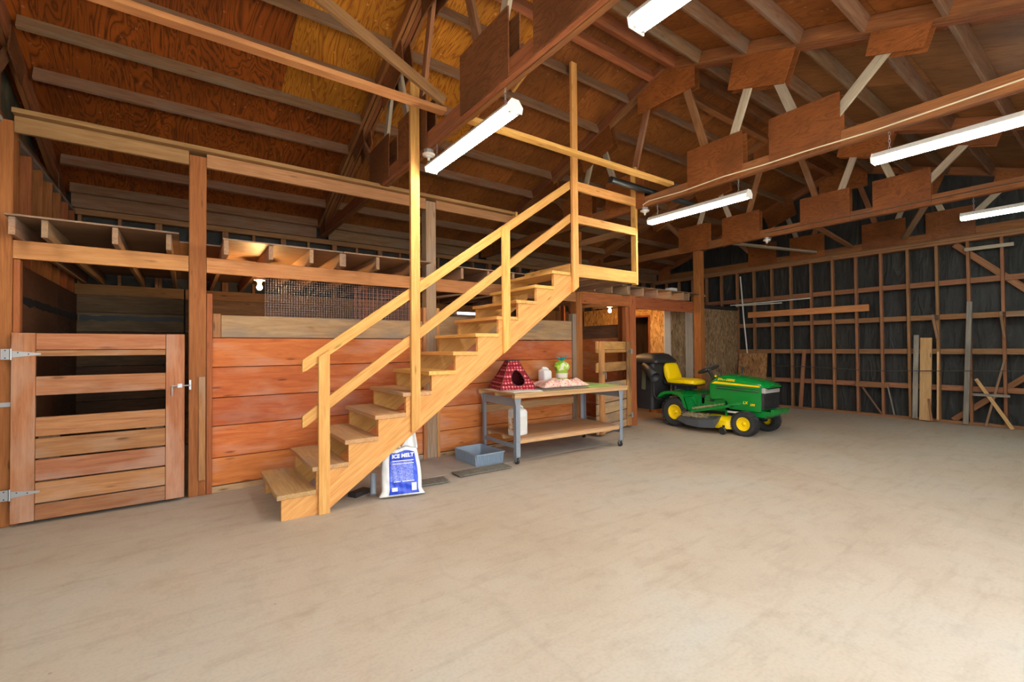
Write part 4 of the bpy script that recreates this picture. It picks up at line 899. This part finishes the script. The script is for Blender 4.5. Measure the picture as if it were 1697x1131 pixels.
# ------------------------------------------------------------------ bin, floor mats, ice melt bag
M['bin_blue'] = plain('blue_grey_plastic', (0.27, 0.34, 0.42), 0.45)
t = thing('plastic_bin', 'shallow blue grey ribbed plastic bin on the floor', 'bin', (2.98, 4.86, 0.0), math.radians(1))
hx, hy, hz = 0.205, 0.275, 0.145
b = MB()
def rr(sx, sy, z, r=0.03, n=5):
    out = []
    for cx_, cy_, a0 in ((sx-r, sy-r, 0), (-sx+r, sy-r, 90), (-sx+r, -sy+r, 180), (sx-r, -sy+r, 270)):
        for k in range(n+1):
            a = math.radians(a0+90*k/n); out.append(Vector((cx_+r*math.cos(a), cy_+r*math.sin(a), z)))
    return out
b.loft([rr(hx-0.03, hy-0.03, 0.012), rr(hx-0.012, hy-0.012, hz), rr(hx+0.006, hy+0.006, hz), rr(hx+0.006, hy+0.006, hz-0.012), rr(hx-0.005, hy-0.005, hz-0.012), rr(hx-0.022, hy-0.022, 0.002)])
b.build('tray_shell', 'bin_blue', t, True, local=Matrix())
for k in range(17):
    u = -1+2*(k+0.5)/17
    for s in (1, -1):
        m_ = MB(); m_.loft([[Vector((u*(hx-0.03)+dx, s*(hy-0.022+o_), 0.004)) for dx, o_ in ((-0.003, 0), (0.003, 0), (0.004, 0.011), (-0.004, 0.011))], [Vector((u*(hx-0.03)+dx, s*(hy-0.005+o_), hz-0.014)) for dx, o_ in ((-0.003, 0), (0.003, 0), (0.004, 0.011), (-0.004, 0.011))]])
        m_.build('rib', 'bin_blue', t, local=Matrix())
for k in range(22):
    u = -1+2*(k+0.5)/22
    for s in (1, -1):
        m_ = MB(); m_.loft([[Vector((s*(hx-0.022+o_), u*(hy-0.03)+dx, 0.004)) for dx, o_ in ((-0.003, 0), (0.003, 0), (0.004, 0.011), (-0.004, 0.011))], [Vector((s*(hx-0.005+o_), u*(hy-0.03)+dx, hz-0.014)) for dx, o_ in ((-0.003, 0), (0.003, 0), (0.004, 0.011), (-0.004, 0.011))]])
        m_.build('rib', 'bin_blue', t, local=Matrix())
# concrete pad strip along the stall front (slightly raised)
pd = MB().box((3.0, 4.94, 0.0005), (4.1, 0.78, 0.003)).build('floor_pad', blotch('grey_concrete_pad', [(0.3, (0.36, 0.325, 0.28)), (0.6, (0.46, 0.42, 0.365))], 4.0, 0.75, 8.0), None); tag(pd, 'greyer strip of concrete along the plank stall front', kind='structure')
def mat_(x0, x1, y0, y1, rz, label):
    o = MB().box((0, 0, 0.006), (x1-x0, y1-y0, 0.010)).build('floor_mat', 'dark_rubber', None, world=Matrix.Translation(((x0+x1)/2, (y0+y1)/2, 0.009)) @ Matrix.Rotation(rz, 4, 'Z')); tag(o, label, 'mat', 'dark rubber floor mats')
mat_(1.87, 2.26, 4.27, 4.47, -0.12, 'small dark floor mat right beside the ice melt bag')
mat_(2.42, 3.10, 4.33, 4.53, -0.03, 'dark floor mat in front of the blue grey bin')
M['bag_white'] = plain('white_woven_bag', (0.78, 0.78, 0.76), 0.55); M['ink'] = plain('white_ink', (0.85, 0.87, 0.9), 0.5)
def bag_print():
    m, nt, b = new_mat('blue_bag_print')
    tc = N(nt, 'ShaderNodeTexCoord'); se = N(nt, 'ShaderNodeSeparateXYZ'); nt.links.new(tc.outputs['Object'], se.inputs[0])
    w_ = N(nt, 'ShaderNodeMath', operation='MULTIPLY'); w_.inputs[1].default_value = 85.0; nt.links.new(se.outputs['Z'], w_.inputs[0])
    fr = N(nt, 'ShaderNodeMath', operation='FRACT'); nt.links.new(w_.outputs[0], fr.inputs[0])
    ln = N(nt, 'ShaderNodeMath', operation='LESS_THAN'); ln.inputs[1].default_value = 0.5; nt.links.new(fr.outputs[0], ln.inputs[0])
    mp = N(nt, 'ShaderNodeMapping'); mp.inputs['Scale'].default_value = (260, 1, 85); nt.links.new(tc.outputs['Object'], mp.inputs['Vector'])
    n = N(nt, 'ShaderNodeTexNoise', i_Scale=1.0, i_Detail=1.0); nt.links.new(mp.outputs[0], n.inputs['Vector'])
    g_ = N(nt, 'ShaderNodeMath', operation='GREATER_THAN'); g_.inputs[1].default_value = 0.47; nt.links.new(n.outputs['Fac'], g_.inputs[0])
    a1 = N(nt, 'ShaderNodeMath', operation='MULTIPLY'); nt.links.new(ln.outputs[0], a1.inputs[0]); nt.links.new(g_.outputs[0], a1.inputs[1])
    lo = N(nt, 'ShaderNodeMath', operation='GREATER_THAN'); lo.inputs[1].default_value = 0.135; nt.links.new(se.outputs['Z'], lo.inputs[0])
    hi = N(nt, 'ShaderNodeMath', operation='LESS_THAN'); hi.inputs[1].default_value = 0.33; nt.links.new(se.outputs['Z'], hi.inputs[0])
    xa = N(nt, 'ShaderNodeMath', operation='ABSOLUTE'); nt.links.new(se.outputs['X'], xa.inputs[0])
    xl = N(nt, 'ShaderNodeMath', operation='LESS_THAN'); xl.inputs[1].default_value = 0.105; nt.links.new(xa.outputs[0], xl.inputs[0])
    cur = a1.outputs[0]
    for q in (lo, hi, xl):
        mm = N(nt, 'ShaderNodeMath', operation='MULTIPLY'); nt.links.new(cur, mm.inputs[0]); nt.links.new(q.outputs[0], mm.inputs[1]); cur = mm.outputs[0]
    m5 = N(nt, 'ShaderNodeMath', operation='MULTIPLY'); m5.inputs[1].default_value = 0.55; nt.links.new(cur, m5.inputs[0])
    nt.links.new(mixc(nt, m5.outputs[0], (0.015, 0.06, 0.55), (0.75, 0.8, 0.95)), b.inputs['Base Color']); b.inputs['Roughness'].default_value = 0.35
    return m
M['bag_print'] = bag_print()
bg = tag(link('salt_bag', None, None, Matrix.Translation((1.675, 4.13, 0.005)) @ Matrix.Rotation(math.radians(-15), 4, 'Z') @ Matrix.Rotation(math.radians(-17), 4, 'X')), 'white and blue ice melt bag slumped under the stair stringer', 'bag')
def bag_p(u, v, side):                 # u -1..1, v 0..1
    wv = 0.185-0.03*v+0.02*math.sin(v*3.1)
    edge = max(0.0, 1-abs(u)**3.2)**0.55
    th = (0.065*math.sin(min(1, v*1.15+0.12)*math.pi*0.92)**0.6 if v < 0.98 else 0.006)*edge+0.003
    z = 0.45*v+0.012*math.sin(u*5)*v
    if v < 0.12: wv += 0.035*(1-v/0.12)*abs(u)
    wr = 0.004*math.sin(v*30+u*4)+0.003*math.sin(u*22+v*9)
    return Vector((u*wv, side*(th+wr*edge), z+0.005))
for sd, nm in ((-1, 'bag_front'), (1, 'bag_back')): MB().grid(lambda s, q: bag_p(2*s-1, q, sd), 28, 28).build(nm, 'bag_white', bg, True, local=Matrix(), solid=0.002)
fr_ = MB().grid(lambda s, q: bag_p(-0.62+1.4*s, 0.03+0.87*q, -1)+Vector((0, -0.003, 0)), 24, 24).build('print_panel', 'bag_print', bg, True, local=Matrix())
def ear(x0, x1, z1, xt):
    def f(s, q):
        w0 = x0+(x1-x0)*s; k = (1-q)
        return Vector((w0*k+(xt+(s-0.5)*0.03)*q, -0.012+0.03*math.sin(s*math.pi)*(1-q)+0.01*math.sin(s*9+q*4), 0.435+(z1-0.435)*q))
    MB().grid(f, 10, 10).build('bag_ear', 'bag_white', bg, True, local=Matrix(), solid=0.006)
ear(0.0, 0.165, 0.62, 0.13); ear(-0.175, 0.01, 0.52, -0.045)
def on_bag(u, v): return bag_p(u, v, -1)+Vector((0, -0.0075, 0))
R90 = Matrix.Rotation(math.radians(90), 4, 'X')
text_mesh('lettering', 'ICE MELT', 0.05, 'ink', bg, Matrix.Translation(on_bag(0.09, 0.80)+Vector((0, -0.003, 0))) @ R90 @ Matrix.Rotation(0.04, 4, 'Z'), 0.0006, 0.12, 0.002)
MB().box(on_bag(0.57, 0.16), (0.045, 0.002, 0.07), Matrix.Rotation(0.12, 3, 'X')).build('white_sticker', 'ink', bg, local=Matrix()); MB().box(on_bag(-0.38, 0.135), (0.05, 0.002, 0.034), Matrix.Rotation(0.12, 3, 'X')).build('white_sticker', 'ink', bg, local=Matrix())
for z_, w_ in ((0.70, 0.20), (0.64, 0.2), (0.28, 0.19)): MB().box(on_bag(0.08, z_), (w_, 0.0015, 0.006)).build('print_line', 'ink', bg, local=Matrix())
t = thing('drain_elbow', 'short dark pipe and scrap on the floor behind the ice melt bag', 'pipe', (1.44, 4.32, 0.0))
MB().cyl((0.0, -0.06, 0.03), (0.04, 0.05, 0.19), 0.028, n=14).build('pipe_piece', 'steel_grey', t, True, local=Matrix()); MB().box((-0.07, 0.12, 0.02), (0.2, 0.10, 0.04), Matrix.Rotation(0.5, 3, 'Z')).build('scrap', 'black_plastic', t, local=Matrix())
# ------------------------------------------------------------------ riding mower (faces the front doors, -Y)
M['deere_green'] = plain('glossy_green', (0.0, 0.20, 0.028), 0.22, spec=0.6, coat=0.3); M['deere_yellow'] = plain('bright_yellow', (0.90, 0.62, 0.0), 0.35)
M['tyre'] = plain('tyre_rubber', (0.03, 0.03, 0.031), 0.75); M['grille'] = plain('grille_plastic', (0.035, 0.035, 0.038), 0.4); M['lens'] = plain('headlight_lens', (0.55, 0.56, 0.56), 0.15, 0.3)
M['amber_lens'] = plain('amber_lens', (0.9, 0.3, 0.0), 0.3); M['clip'] = plain('dry_clippings', (0.45, 0.36, 0.2), 0.9); M['chute_grey'] = plain('chute_plastic', (0.07, 0.078, 0.09), 0.4)
mw = thing('riding_mower', 'green and yellow riding mower with rear grass bagger', 'lawn mower', (7.47, 4.85, 0.0), -math.pi/2)
I4 = Matrix()
def bld(b, n, m, sm=False, par=None, **k): return b.build(n, m, par or mw, sm, local=Matrix(), **k)
def wheel(x, y, R, wd, hub, name):
    s = -1 if y < 0 else 1; z = R-0.002
    p = [(hub, -wd/2*0.7), (hub+0.02, -wd/2*0.92), (R*0.86, -wd/2), (R*0.96, -wd/2*0.82), (R-0.006, -wd/2*0.5), (R-0.004, 0), (R-0.006, wd/2*0.5), (R*0.96, wd/2*0.82), (R*0.86, wd/2), (hub+0.02, wd/2*0.92), (hub, wd/2*0.7)]
    b = MB().lathe(p+[p[0]], (x, y, z), 'Y', 36, caps=False); t = bld(b, name, 'tyre', True)
    b = MB()
    for k in range(40):
        a = 2*math.pi*k/40
        for q, sk in ((-0.3, 0.25), (0.3, -0.25)):
            rot = Matrix.Rotation(a, 3, 'Y') @ Matrix.Rotation(sk, 3, 'Z'); c = Matrix.Rotation(a, 3, 'Y') @ Vector((0, 0, R-0.004))
            b.box((x+c.x, y+q*wd, z+c.z), (0.018, wd*0.5, 0.012), Matrix.Rotation(a, 3, 'Y'))
    bld(b, 'tread_lugs', 'tyre', par=t)
    o = s*wd/2
    b = MB().lathe([(0.0, o*0.45), (hub*0.45, o*0.45), (hub*0.8, o*0.55), (hub*0.9, o*0.8), (hub+0.006, o*0.84), (hub+0.004, o*0.6)], (x, y, z), 'Y', 28, caps=False); h = bld(b, 'wheel_rim', 'deere_yellow', True, par=t)
    bld(MB().lathe([(0.0, o*0.78), (0.018, o*0.76), (0.03, o*0.6), (0.034, o*0.4)], (x, y, z), 'Y', 14), 'hub_cap', 'deere_yellow', True, par=h)
for s in (-1, 1):
    wheel(0.0, s*0.36, 0.255, 0.205, 0.125, 'rear_wheel'); wheel(1.2, s*0.36, 0.192, 0.15, 0.10, 'front_wheel')
# hood
WH = 0.26
def sec(x, zb, zt, w):
    h = [(w, zb), (w, zb+(zt-0.09-zb)*0.5), (w, zt-0.09), (w*0.97, zt-0.055), (w*0.84, zt-0.022), (w*0.5, zt-0.006), (0, zt)]
    return [Vector((x, -a, c)) for a, c in h]+[Vector((x, a, c)) for a, c in h[-2::-1]]
hood = bld(MB().loft([sec(0.555, 0.56, 0.82, WH*0.97), sec(0.60, 0.52, 0.87, WH), sec(0.68, 0.53, 0.92, WH), sec(0.80, 0.535, 0.94, WH), sec(0.86, 0.50, 0.937, WH), sec(0.90, 0.385, 0.93, WH), sec(1.05, 0.38, 0.915, WH), sec(1.25, 0.38, 0.885, WH), sec(1.38, 0.38, 0.855, WH*0.99), sec(1.40, 0.39, 0.85, WH*0.97)]), 'hood', 'deere_green', True)
bld(MB().loft([[Vector((x, y*k, z)) for y, z in ((-0.245, 0.755), (0.245, 0.755), (0.245, zt-0.06), (0.2, zt-0.02), (0, zt), (-0.2, zt-0.02), (-0.245, zt-0.06))] for x, zt, k in ((1.395, 0.85, 1), (1.46, 0.83, 0.98), (1.50, 0.80, 0.9))]), 'hood_nose', 'deere_green', True, par=hood)
bld(MB().prism([(0.59, 0.785), (0.66, 0.822), (1.385, 0.785), (1.385, 0.762)], 0.004, 'Y', -WH-0.004), 'side_stripe', 'deere_yellow', par=hood); bld(MB().prism([(0.59, 0.785), (0.66, 0.822), (1.385, 0.785), (1.385, 0.762)], 0.004, 'Y', WH), 'side_stripe', 'deere_yellow', par=hood)
for z in (0.735, 0.695): bld(MB().prism([(0.68, z), (0.68, z+0.018), (1.375, z-0.008), (1.375, z-0.022)], 0.003, 'Y', -WH-0.002), 'louvre', 'black_plastic', par=hood)
text_mesh('lettering', 'JOHN DEERE', 0.05, 'deere_yellow', hood, Matrix.Translation((0.85, -WH+0.002, 0.855)) @ Matrix.Rotation(-0.28, 4, 'X') @ R90 @ Matrix.Rotation(-0.05, 4, 'Z'), 0.001, 0.1, 0.0015)
text_mesh('lettering', 'LX', 0.062, 'deere_yellow', hood, Matrix.Translation((1.16, -WH-0.003, 0.505)) @ R90, 0.001, 0.15, 0.0015); text_mesh('lettering', '288', 0.05, 'deere_yellow', hood, Matrix.Translation((1.27, -WH-0.003, 0.48)) @ R90, 0.001, 0.15, 0.001)
bld(MB().box((1.43, 0, 0.712), (0.06, 0.48, 0.085), bev=0.012), 'headlight_band', 'lens', True, par=hood)
bld(MB().box((1.41, 0, 0.545), (0.05, 0.47, 0.25)), 'grille_box', 'black_plastic', par=hood)
for k in range(11): bld(MB().box((1.442, 0, 0.435+k*0.0225), (0.022, 0.475, 0.010), bev=0.003), 'grille_bar', 'grille', par=hood)
# cowl, steering, dash
bld(MB().loft([[Vector((x, y*w, z)) for y, z in ((-1, zb), (1, zb), (1, zt-0.03), (0.6, zt), (-0.6, zt), (-1, zt-0.03))] for x, w, zb, zt in ((0.48, 0.12, 0.50, 0.78), (0.54, 0.2, 0.5, 0.86), (0.60, 0.24, 0.53, 0.88))]), 'dash_cowl', 'black_plastic', True)
bld(MB().cyl((0.52, 0, 0.78), (0.40, 0, 0.98), 0.035, 0.028), 'steering_column', 'black_plastic', True)
sc_, nv = Vector((0.385, 0, 1.005)), Vector((-0.42, 0, 0.9)).normalized(); a_ = Vector((0, 1, 0)); c_ = nv.cross(a_)
sw = bld(MB().tube([sc_+(a_*math.cos(q)+c_*math.sin(q))*0.175 for q in [2*math.pi*j/32 for j in range(32)]], 0.014, 8, True), 'steering_wheel', 'black_plastic', True)
b = MB()
for q in (0.5, 2.6, 4.7): b.cyl(sc_-nv*0.02, sc_+(a_*math.cos(q)+c_*math.sin(q))*0.172, 0.02, 0.011, 8)
b.sphere(sc_-nv*0.015, 0.045, 12); bld(b, 'wheel_spokes', 'black_plastic', True, par=sw)
for y in (-0.1, 0.16): bld(MB().cyl((0.56, y, 0.85), (0.50, y, 0.97), 0.008, n=8).sphere((0.495, y, 0.98), (0.018, 0.018, 0.03), 10), 'lever', 'black_plastic', True)
bld(MB().sphere((0.60, -0.14, 0.90), 0.022, 10), 'choke_knob', 'deere_yellow', True)
bld(MB().cyl((0.86, 0.22, 0.93), (0.87, 0.22, 0.99), 0.012, n=8).sphere((0.87, 0.22, 1.03), (0.022, 0.02, 0.05), 10), 'lift_lever', 'black_plastic', True)
# body: fender pan, footrests, tunnel
top = [(-0.33, 0.50), (-0.28, 0.56), (-0.19, 0.605), (-0.03, 0.625), (0.10, 0.605), (0.19, 0.55), (0.23, 0.44), (0.27, 0.33), (0.33, 0.30)]
low = [(u+0.02*(1 if u > 0.15 else 0)-(0.0), v-0.022) for u, v in top]
b = MB(); 
def band(y0, y1, drop):
    P_ = top+[(u+(0.022 if u > 0.15 else 0), v-0.022) for u, v in reversed(top)]
    MB_ = MB(); MB_.prism(P_, y1-y0, 'Y', y0); return MB_
fd = bld(band(-0.47, 0.47, 0), 'fender', 'deere_green', True)
for s in (-1, 1):
    bld(MB().prism([(u, v) for u, v in top]+[(0.20, 0.36), (0.16, 0.48), (0.10, 0.55), (-0.03, 0.575), (-0.18, 0.555), (-0.27, 0.50)], 0.012, 'Y', s*0.47-0.006), 'fender_lip', 'deere_green', True, par=fd)
    bld(MB().prism([(0.30, 0.27), (0.97, 0.425), (0.985, 0.455), (0.97, 0.47), (0.60, 0.385), (0.33, 0.325)], 0.26, 'Y', s*0.33-0.13), 'footrest', 'deere_green', True, par=fd)
    bld(MB().box((0.55, s*0.19, 0.42), (0.5, 0.02, 0.2)), 'inner_panel', 'deere_green', par=fd)
bld(MB().box((0.25, 0, 0.44), (0.62, 0.34, 0.26), bev=0.03), 'tunnel', 'deere_green', True, par=fd)
bld(MB().box((0.45, 0, 0.30), (1.9, 0.3, 0.09)), 'frame', 'black_metal')
bld(MB().cyl((0, -0.32, 0.25), (0, 0.32, 0.25), 0.035).cyl((1.2, -0.32, 0.19), (1.2, 0.32, 0.19), 0.03), 'axles', 'black_metal', True)
bld(MB().box((1.30, 0, 0.33), (0.3, 0.42, 0.08)), 'front_frame', 'deere_green'); bp = bld(MB().box((1.56, 0, 0.39), (0.05, 0.5, 0.085), bev=0.01).box((1.47, -0.2, 0.36), (0.18, 0.03, 0.06)).box((1.47, 0.2, 0.36), (0.18, 0.03, 0.06)), 'bumper', 'deere_green', True)
bld(MB().box((1.0, -0.245, 0.335), (0.3, 0.004, 0.03)), 'frame_decal', 'white_paint', par=bp)
bld(MB().box((0.84, -0.24, 0.26), (0.03, 0.03, 0.2)), 'deck_hanger', 'deere_green')
# seat
def seat_loft(secs): return MB().loft(secs)
def oval(c, ux, uy, ru, rv, n=20, e=0.55):
    out = []
    for j in range(n):
        q = 2*math.pi*j/n; a, s = math.cos(q), math.sin(q)
        out.append(Vector(c)+Vector(ux)*math.copysign(abs(a)**e, a)*ru+Vector(uy)*math.copysign(abs(s)**e, s)*rv)
    return out
st_ = bld(MB().loft([oval((-0.33, 0, 0.765), (0, 1, 0), (0, 0, 1), 0.17, 0.04), oval((-0.30, 0, 0.775), (0, 1, 0), (0, 0, 1), 0.22, 0.055), oval((-0.15, 0, 0.775), (0, 1, 0), (0, 0, 1), 0.235, 0.052), oval((0.03, 0, 0.775), (0, 1, 0), (0, 0, 1), 0.235, 0.05), oval((0.16, 0, 0.77), (0, 1, 0), (0, 0, 1), 0.225, 0.05), oval((0.215, 0, 0.76), (0, 1, 0), (0, 0, 1), 0.19, 0.035), oval((0.225, 0, 0.755), (0, 1, 0), (0, 0, 1), 0.14, 0.015)]), 'seat_cushion', 'deere_yellow', True)
bd = Vector((0.30, 0, 0.95)).normalized()
bld(MB().loft([oval((-0.29, 0, 0.77), (0, 1, 0), bd, 0.21, 0.06), oval((-0.325, 0, 0.86), (0, 1, 0), (0.95, 0, 0.3), 0.225, 0.055), oval((-0.355, 0, 0.95), (0, 1, 0), (0.97, 0, 0.22), 0.22, 0.045), oval((-0.375, 0, 1.04), (0, 1, 0), (0.97, 0, 0.2), 0.20, 0.04), oval((-0.385, 0, 1.085), (0, 1, 0), (0.97, 0, 0.2), 0.165, 0.032), oval((-0.387, 0, 1.105), (0, 1, 0), (0.97, 0, 0.2), 0.11, 0.014)]), 'seat_back', 'deere_yellow', True)
bld(MB().loft([oval((-0.40, 0, 0.80), (0, 1, 0), (1, 0, 0.2), 0.19, 0.03), oval((-0.36, 0, 0.735), (0, 1, 0), (0.6, 0, 0.8), 0.22, 0.04), oval((-0.1, 0, 0.715), (0, 1, 0), (0, 0, 1), 0.235, 0.025), oval((0.19, 0, 0.72), (0, 1, 0), (0, 0, 1), 0.2, 0.02)]), 'seat_pan', 'black_plastic', True)
bld(MB().box((-0.1, 0, 0.665), (0.36, 0.26, 0.07)).cyl((-0.2, -0.12, 0.62), (-0.2, -0.12, 0.70), 0.03).cyl((-0.2, 0.12, 0.62), (-0.2, 0.12, 0.70), 0.03), 'seat_base', 'black_metal')
# mowing deck
dk = bld(MB().loft([rr(0.36, 0.46, 0.08, 0.16, 8), rr(0.36, 0.46, 0.21, 0.16, 8), rr(0.31, 0.41, 0.26, 0.14, 8)]), 'mower_deck', 'deere_yellow', True); dk.matrix_basis = Matrix.Translation((0.68, 0, 0))
bld(MB().loft([[Vector((0.14, y, z)) for y, z in ((-0.42, 0.24), (-0.60, 0.17), (-0.60, 0.155), (-0.42, 0.225))], [Vector((0.36, y, z)) for y, z in ((-0.40, 0.265), (-0.66, 0.18), (-0.66, 0.10), (-0.40, 0.25))], [Vector((0.60, y, z)) for y, z in ((-0.40, 0.27), (-0.67, 0.20), (-0.67, 0.085), (-0.40, 0.25))], [Vector((0.84, y, z)) for y, z in ((-0.40, 0.27), (-0.62, 0.235), (-0.62, 0.10), (-0.40, 0.25))]]), 'discharge_chute', 'chute_grey')
for s in (-1, 1):
    g_ = bld(MB().lathe([(0.0, -0.02), (0.05, -0.022), (0.062, -0.012), (0.062, 0.012), (0.05, 0.022), (0.0, 0.02)], (0.93, s*0.53, 0.062), 'Y', 20), 'gauge_wheel', 'black_plastic', True)
    bld(MB().box((0.93, s*0.50, 0.10), (0.03, 0.02, 0.09)), 'wheel_bracket', 'black_metal', par=g_)
rn = random.Random(3); b = MB()
for k in range(700):
    x = rn.gauss(0.46, 0.14); y = -rn.uniform(0.2, 0.6); zz = (0.335 + (x-0.33)*0.22 if y > -0.46 and x > 0.33 else 0.285-max(0, (-y-0.42))*0.33)+rn.random()*0.025
    a, L_ = rn.random()*6.28, rn.uniform(0.02, 0.06); b.box((x, y, zz), (L_, 0.004, 0.003), Euler((rn.uniform(-.4, .4), rn.uniform(-.5, .5), a)).to_matrix())
o = bld(b, 'grass_clippings', 'clip'); o['kind'] = 'stuff'
bld(MB().box((0.40, -0.17, 0.50), (0.05, 0.06, 0.16)).box((0.58, -0.28, 0.50), (0.12, 0.05, 0.012)).cyl((0.58, -0.2, 0.48), (0.58, -0.3, 0.5), 0.008), 'pedal', 'black_metal'); bld(MB().sphere((0.54, -0.14, 0.66), 0.02, 8), 'key_cover', 'amber_lens', True)
# bagger
bg_ = bld(MB().loft([rr(0.27, 0.19, z, 0.07) for z in (0.24,)] + [rr(0.29, 0.225, 0.6, 0.07), rr(0.30, 0.24, 1.10, 0.07)]), 'bagger_hopper', 'black_plastic', True)
bg_.matrix_basis = Matrix.Translation((-0.66, -0.17, 0)) @ Matrix.Rotation(math.pi/2, 4, 'Z')
lid = bld(MB().loft([rr(0.32, 0.28, 1.10, 0.06), rr(0.335, 0.30, 1.115, 0.06), rr(0.335, 0.30, 1.15, 0.06), rr(0.30, 0.27, 1.20, 0.08), rr(0.25, 0.21, 1.265, 0.08), rr(0.17, 0.13, 1.29, 0.08)]), 'bagger_lid', 'black_plastic', True); lid.matrix_basis = Matrix.Translation((-0.64, -0.17, 0)) @ Matrix.Rotation(math.pi/2, 4, 'Z')
b = MB(); p0, p1 = Vector((-0.62, -0.46, 1.06)), Vector((-0.31, -0.56, 0.86))
b.cyl(p0, p1, 0.075, 0.095, 22, caps=False); ct = bld(b, 'chute_tube', 'black_plastic', True, solid=0.006)
d_ = (p1-p0).normalized(); a1 = d_.orthogonal().normalized(); a2 = d_.cross(a1)
bld(MB().tube([p1+(a1*math.cos(q)+a2*math.sin(q))*0.097 for q in [2*math.pi*j/24 for j in range(24)]], 0.008, 6, True), 'tube_rim', 'grille', True, par=ct)
bld(MB().cyl(p0+d_*0.04, p0+d_*0.05, 0.074, n=20), 'tube_inside', 'black_metal', par=ct)
bld(MB().tube([(-0.43, -0.44, 0.86), (-0.42, -0.47, 0.7), (-0.41, -0.47, 0.52), (-0.36, -0.46, 0.46), (-0.28, -0.44, 0.47)], 0.016, 8).tube([(-0.43, 0.1, 0.9), (-0.41, 0.12, 0.52), (-0.28, 0.14, 0.5)], 0.016, 8), 'bagger_frame', 'black_metal', True)
M['olive_cloth'] = plain('olive_strap', (0.10, 0.10, 0.05), 0.9); bld(MB().box((-0.62, -0.485, 0.82), (0.09, 0.006, 0.42), Matrix.Rotation(0.05, 3, 'Y')), 'strap', 'olive_cloth')
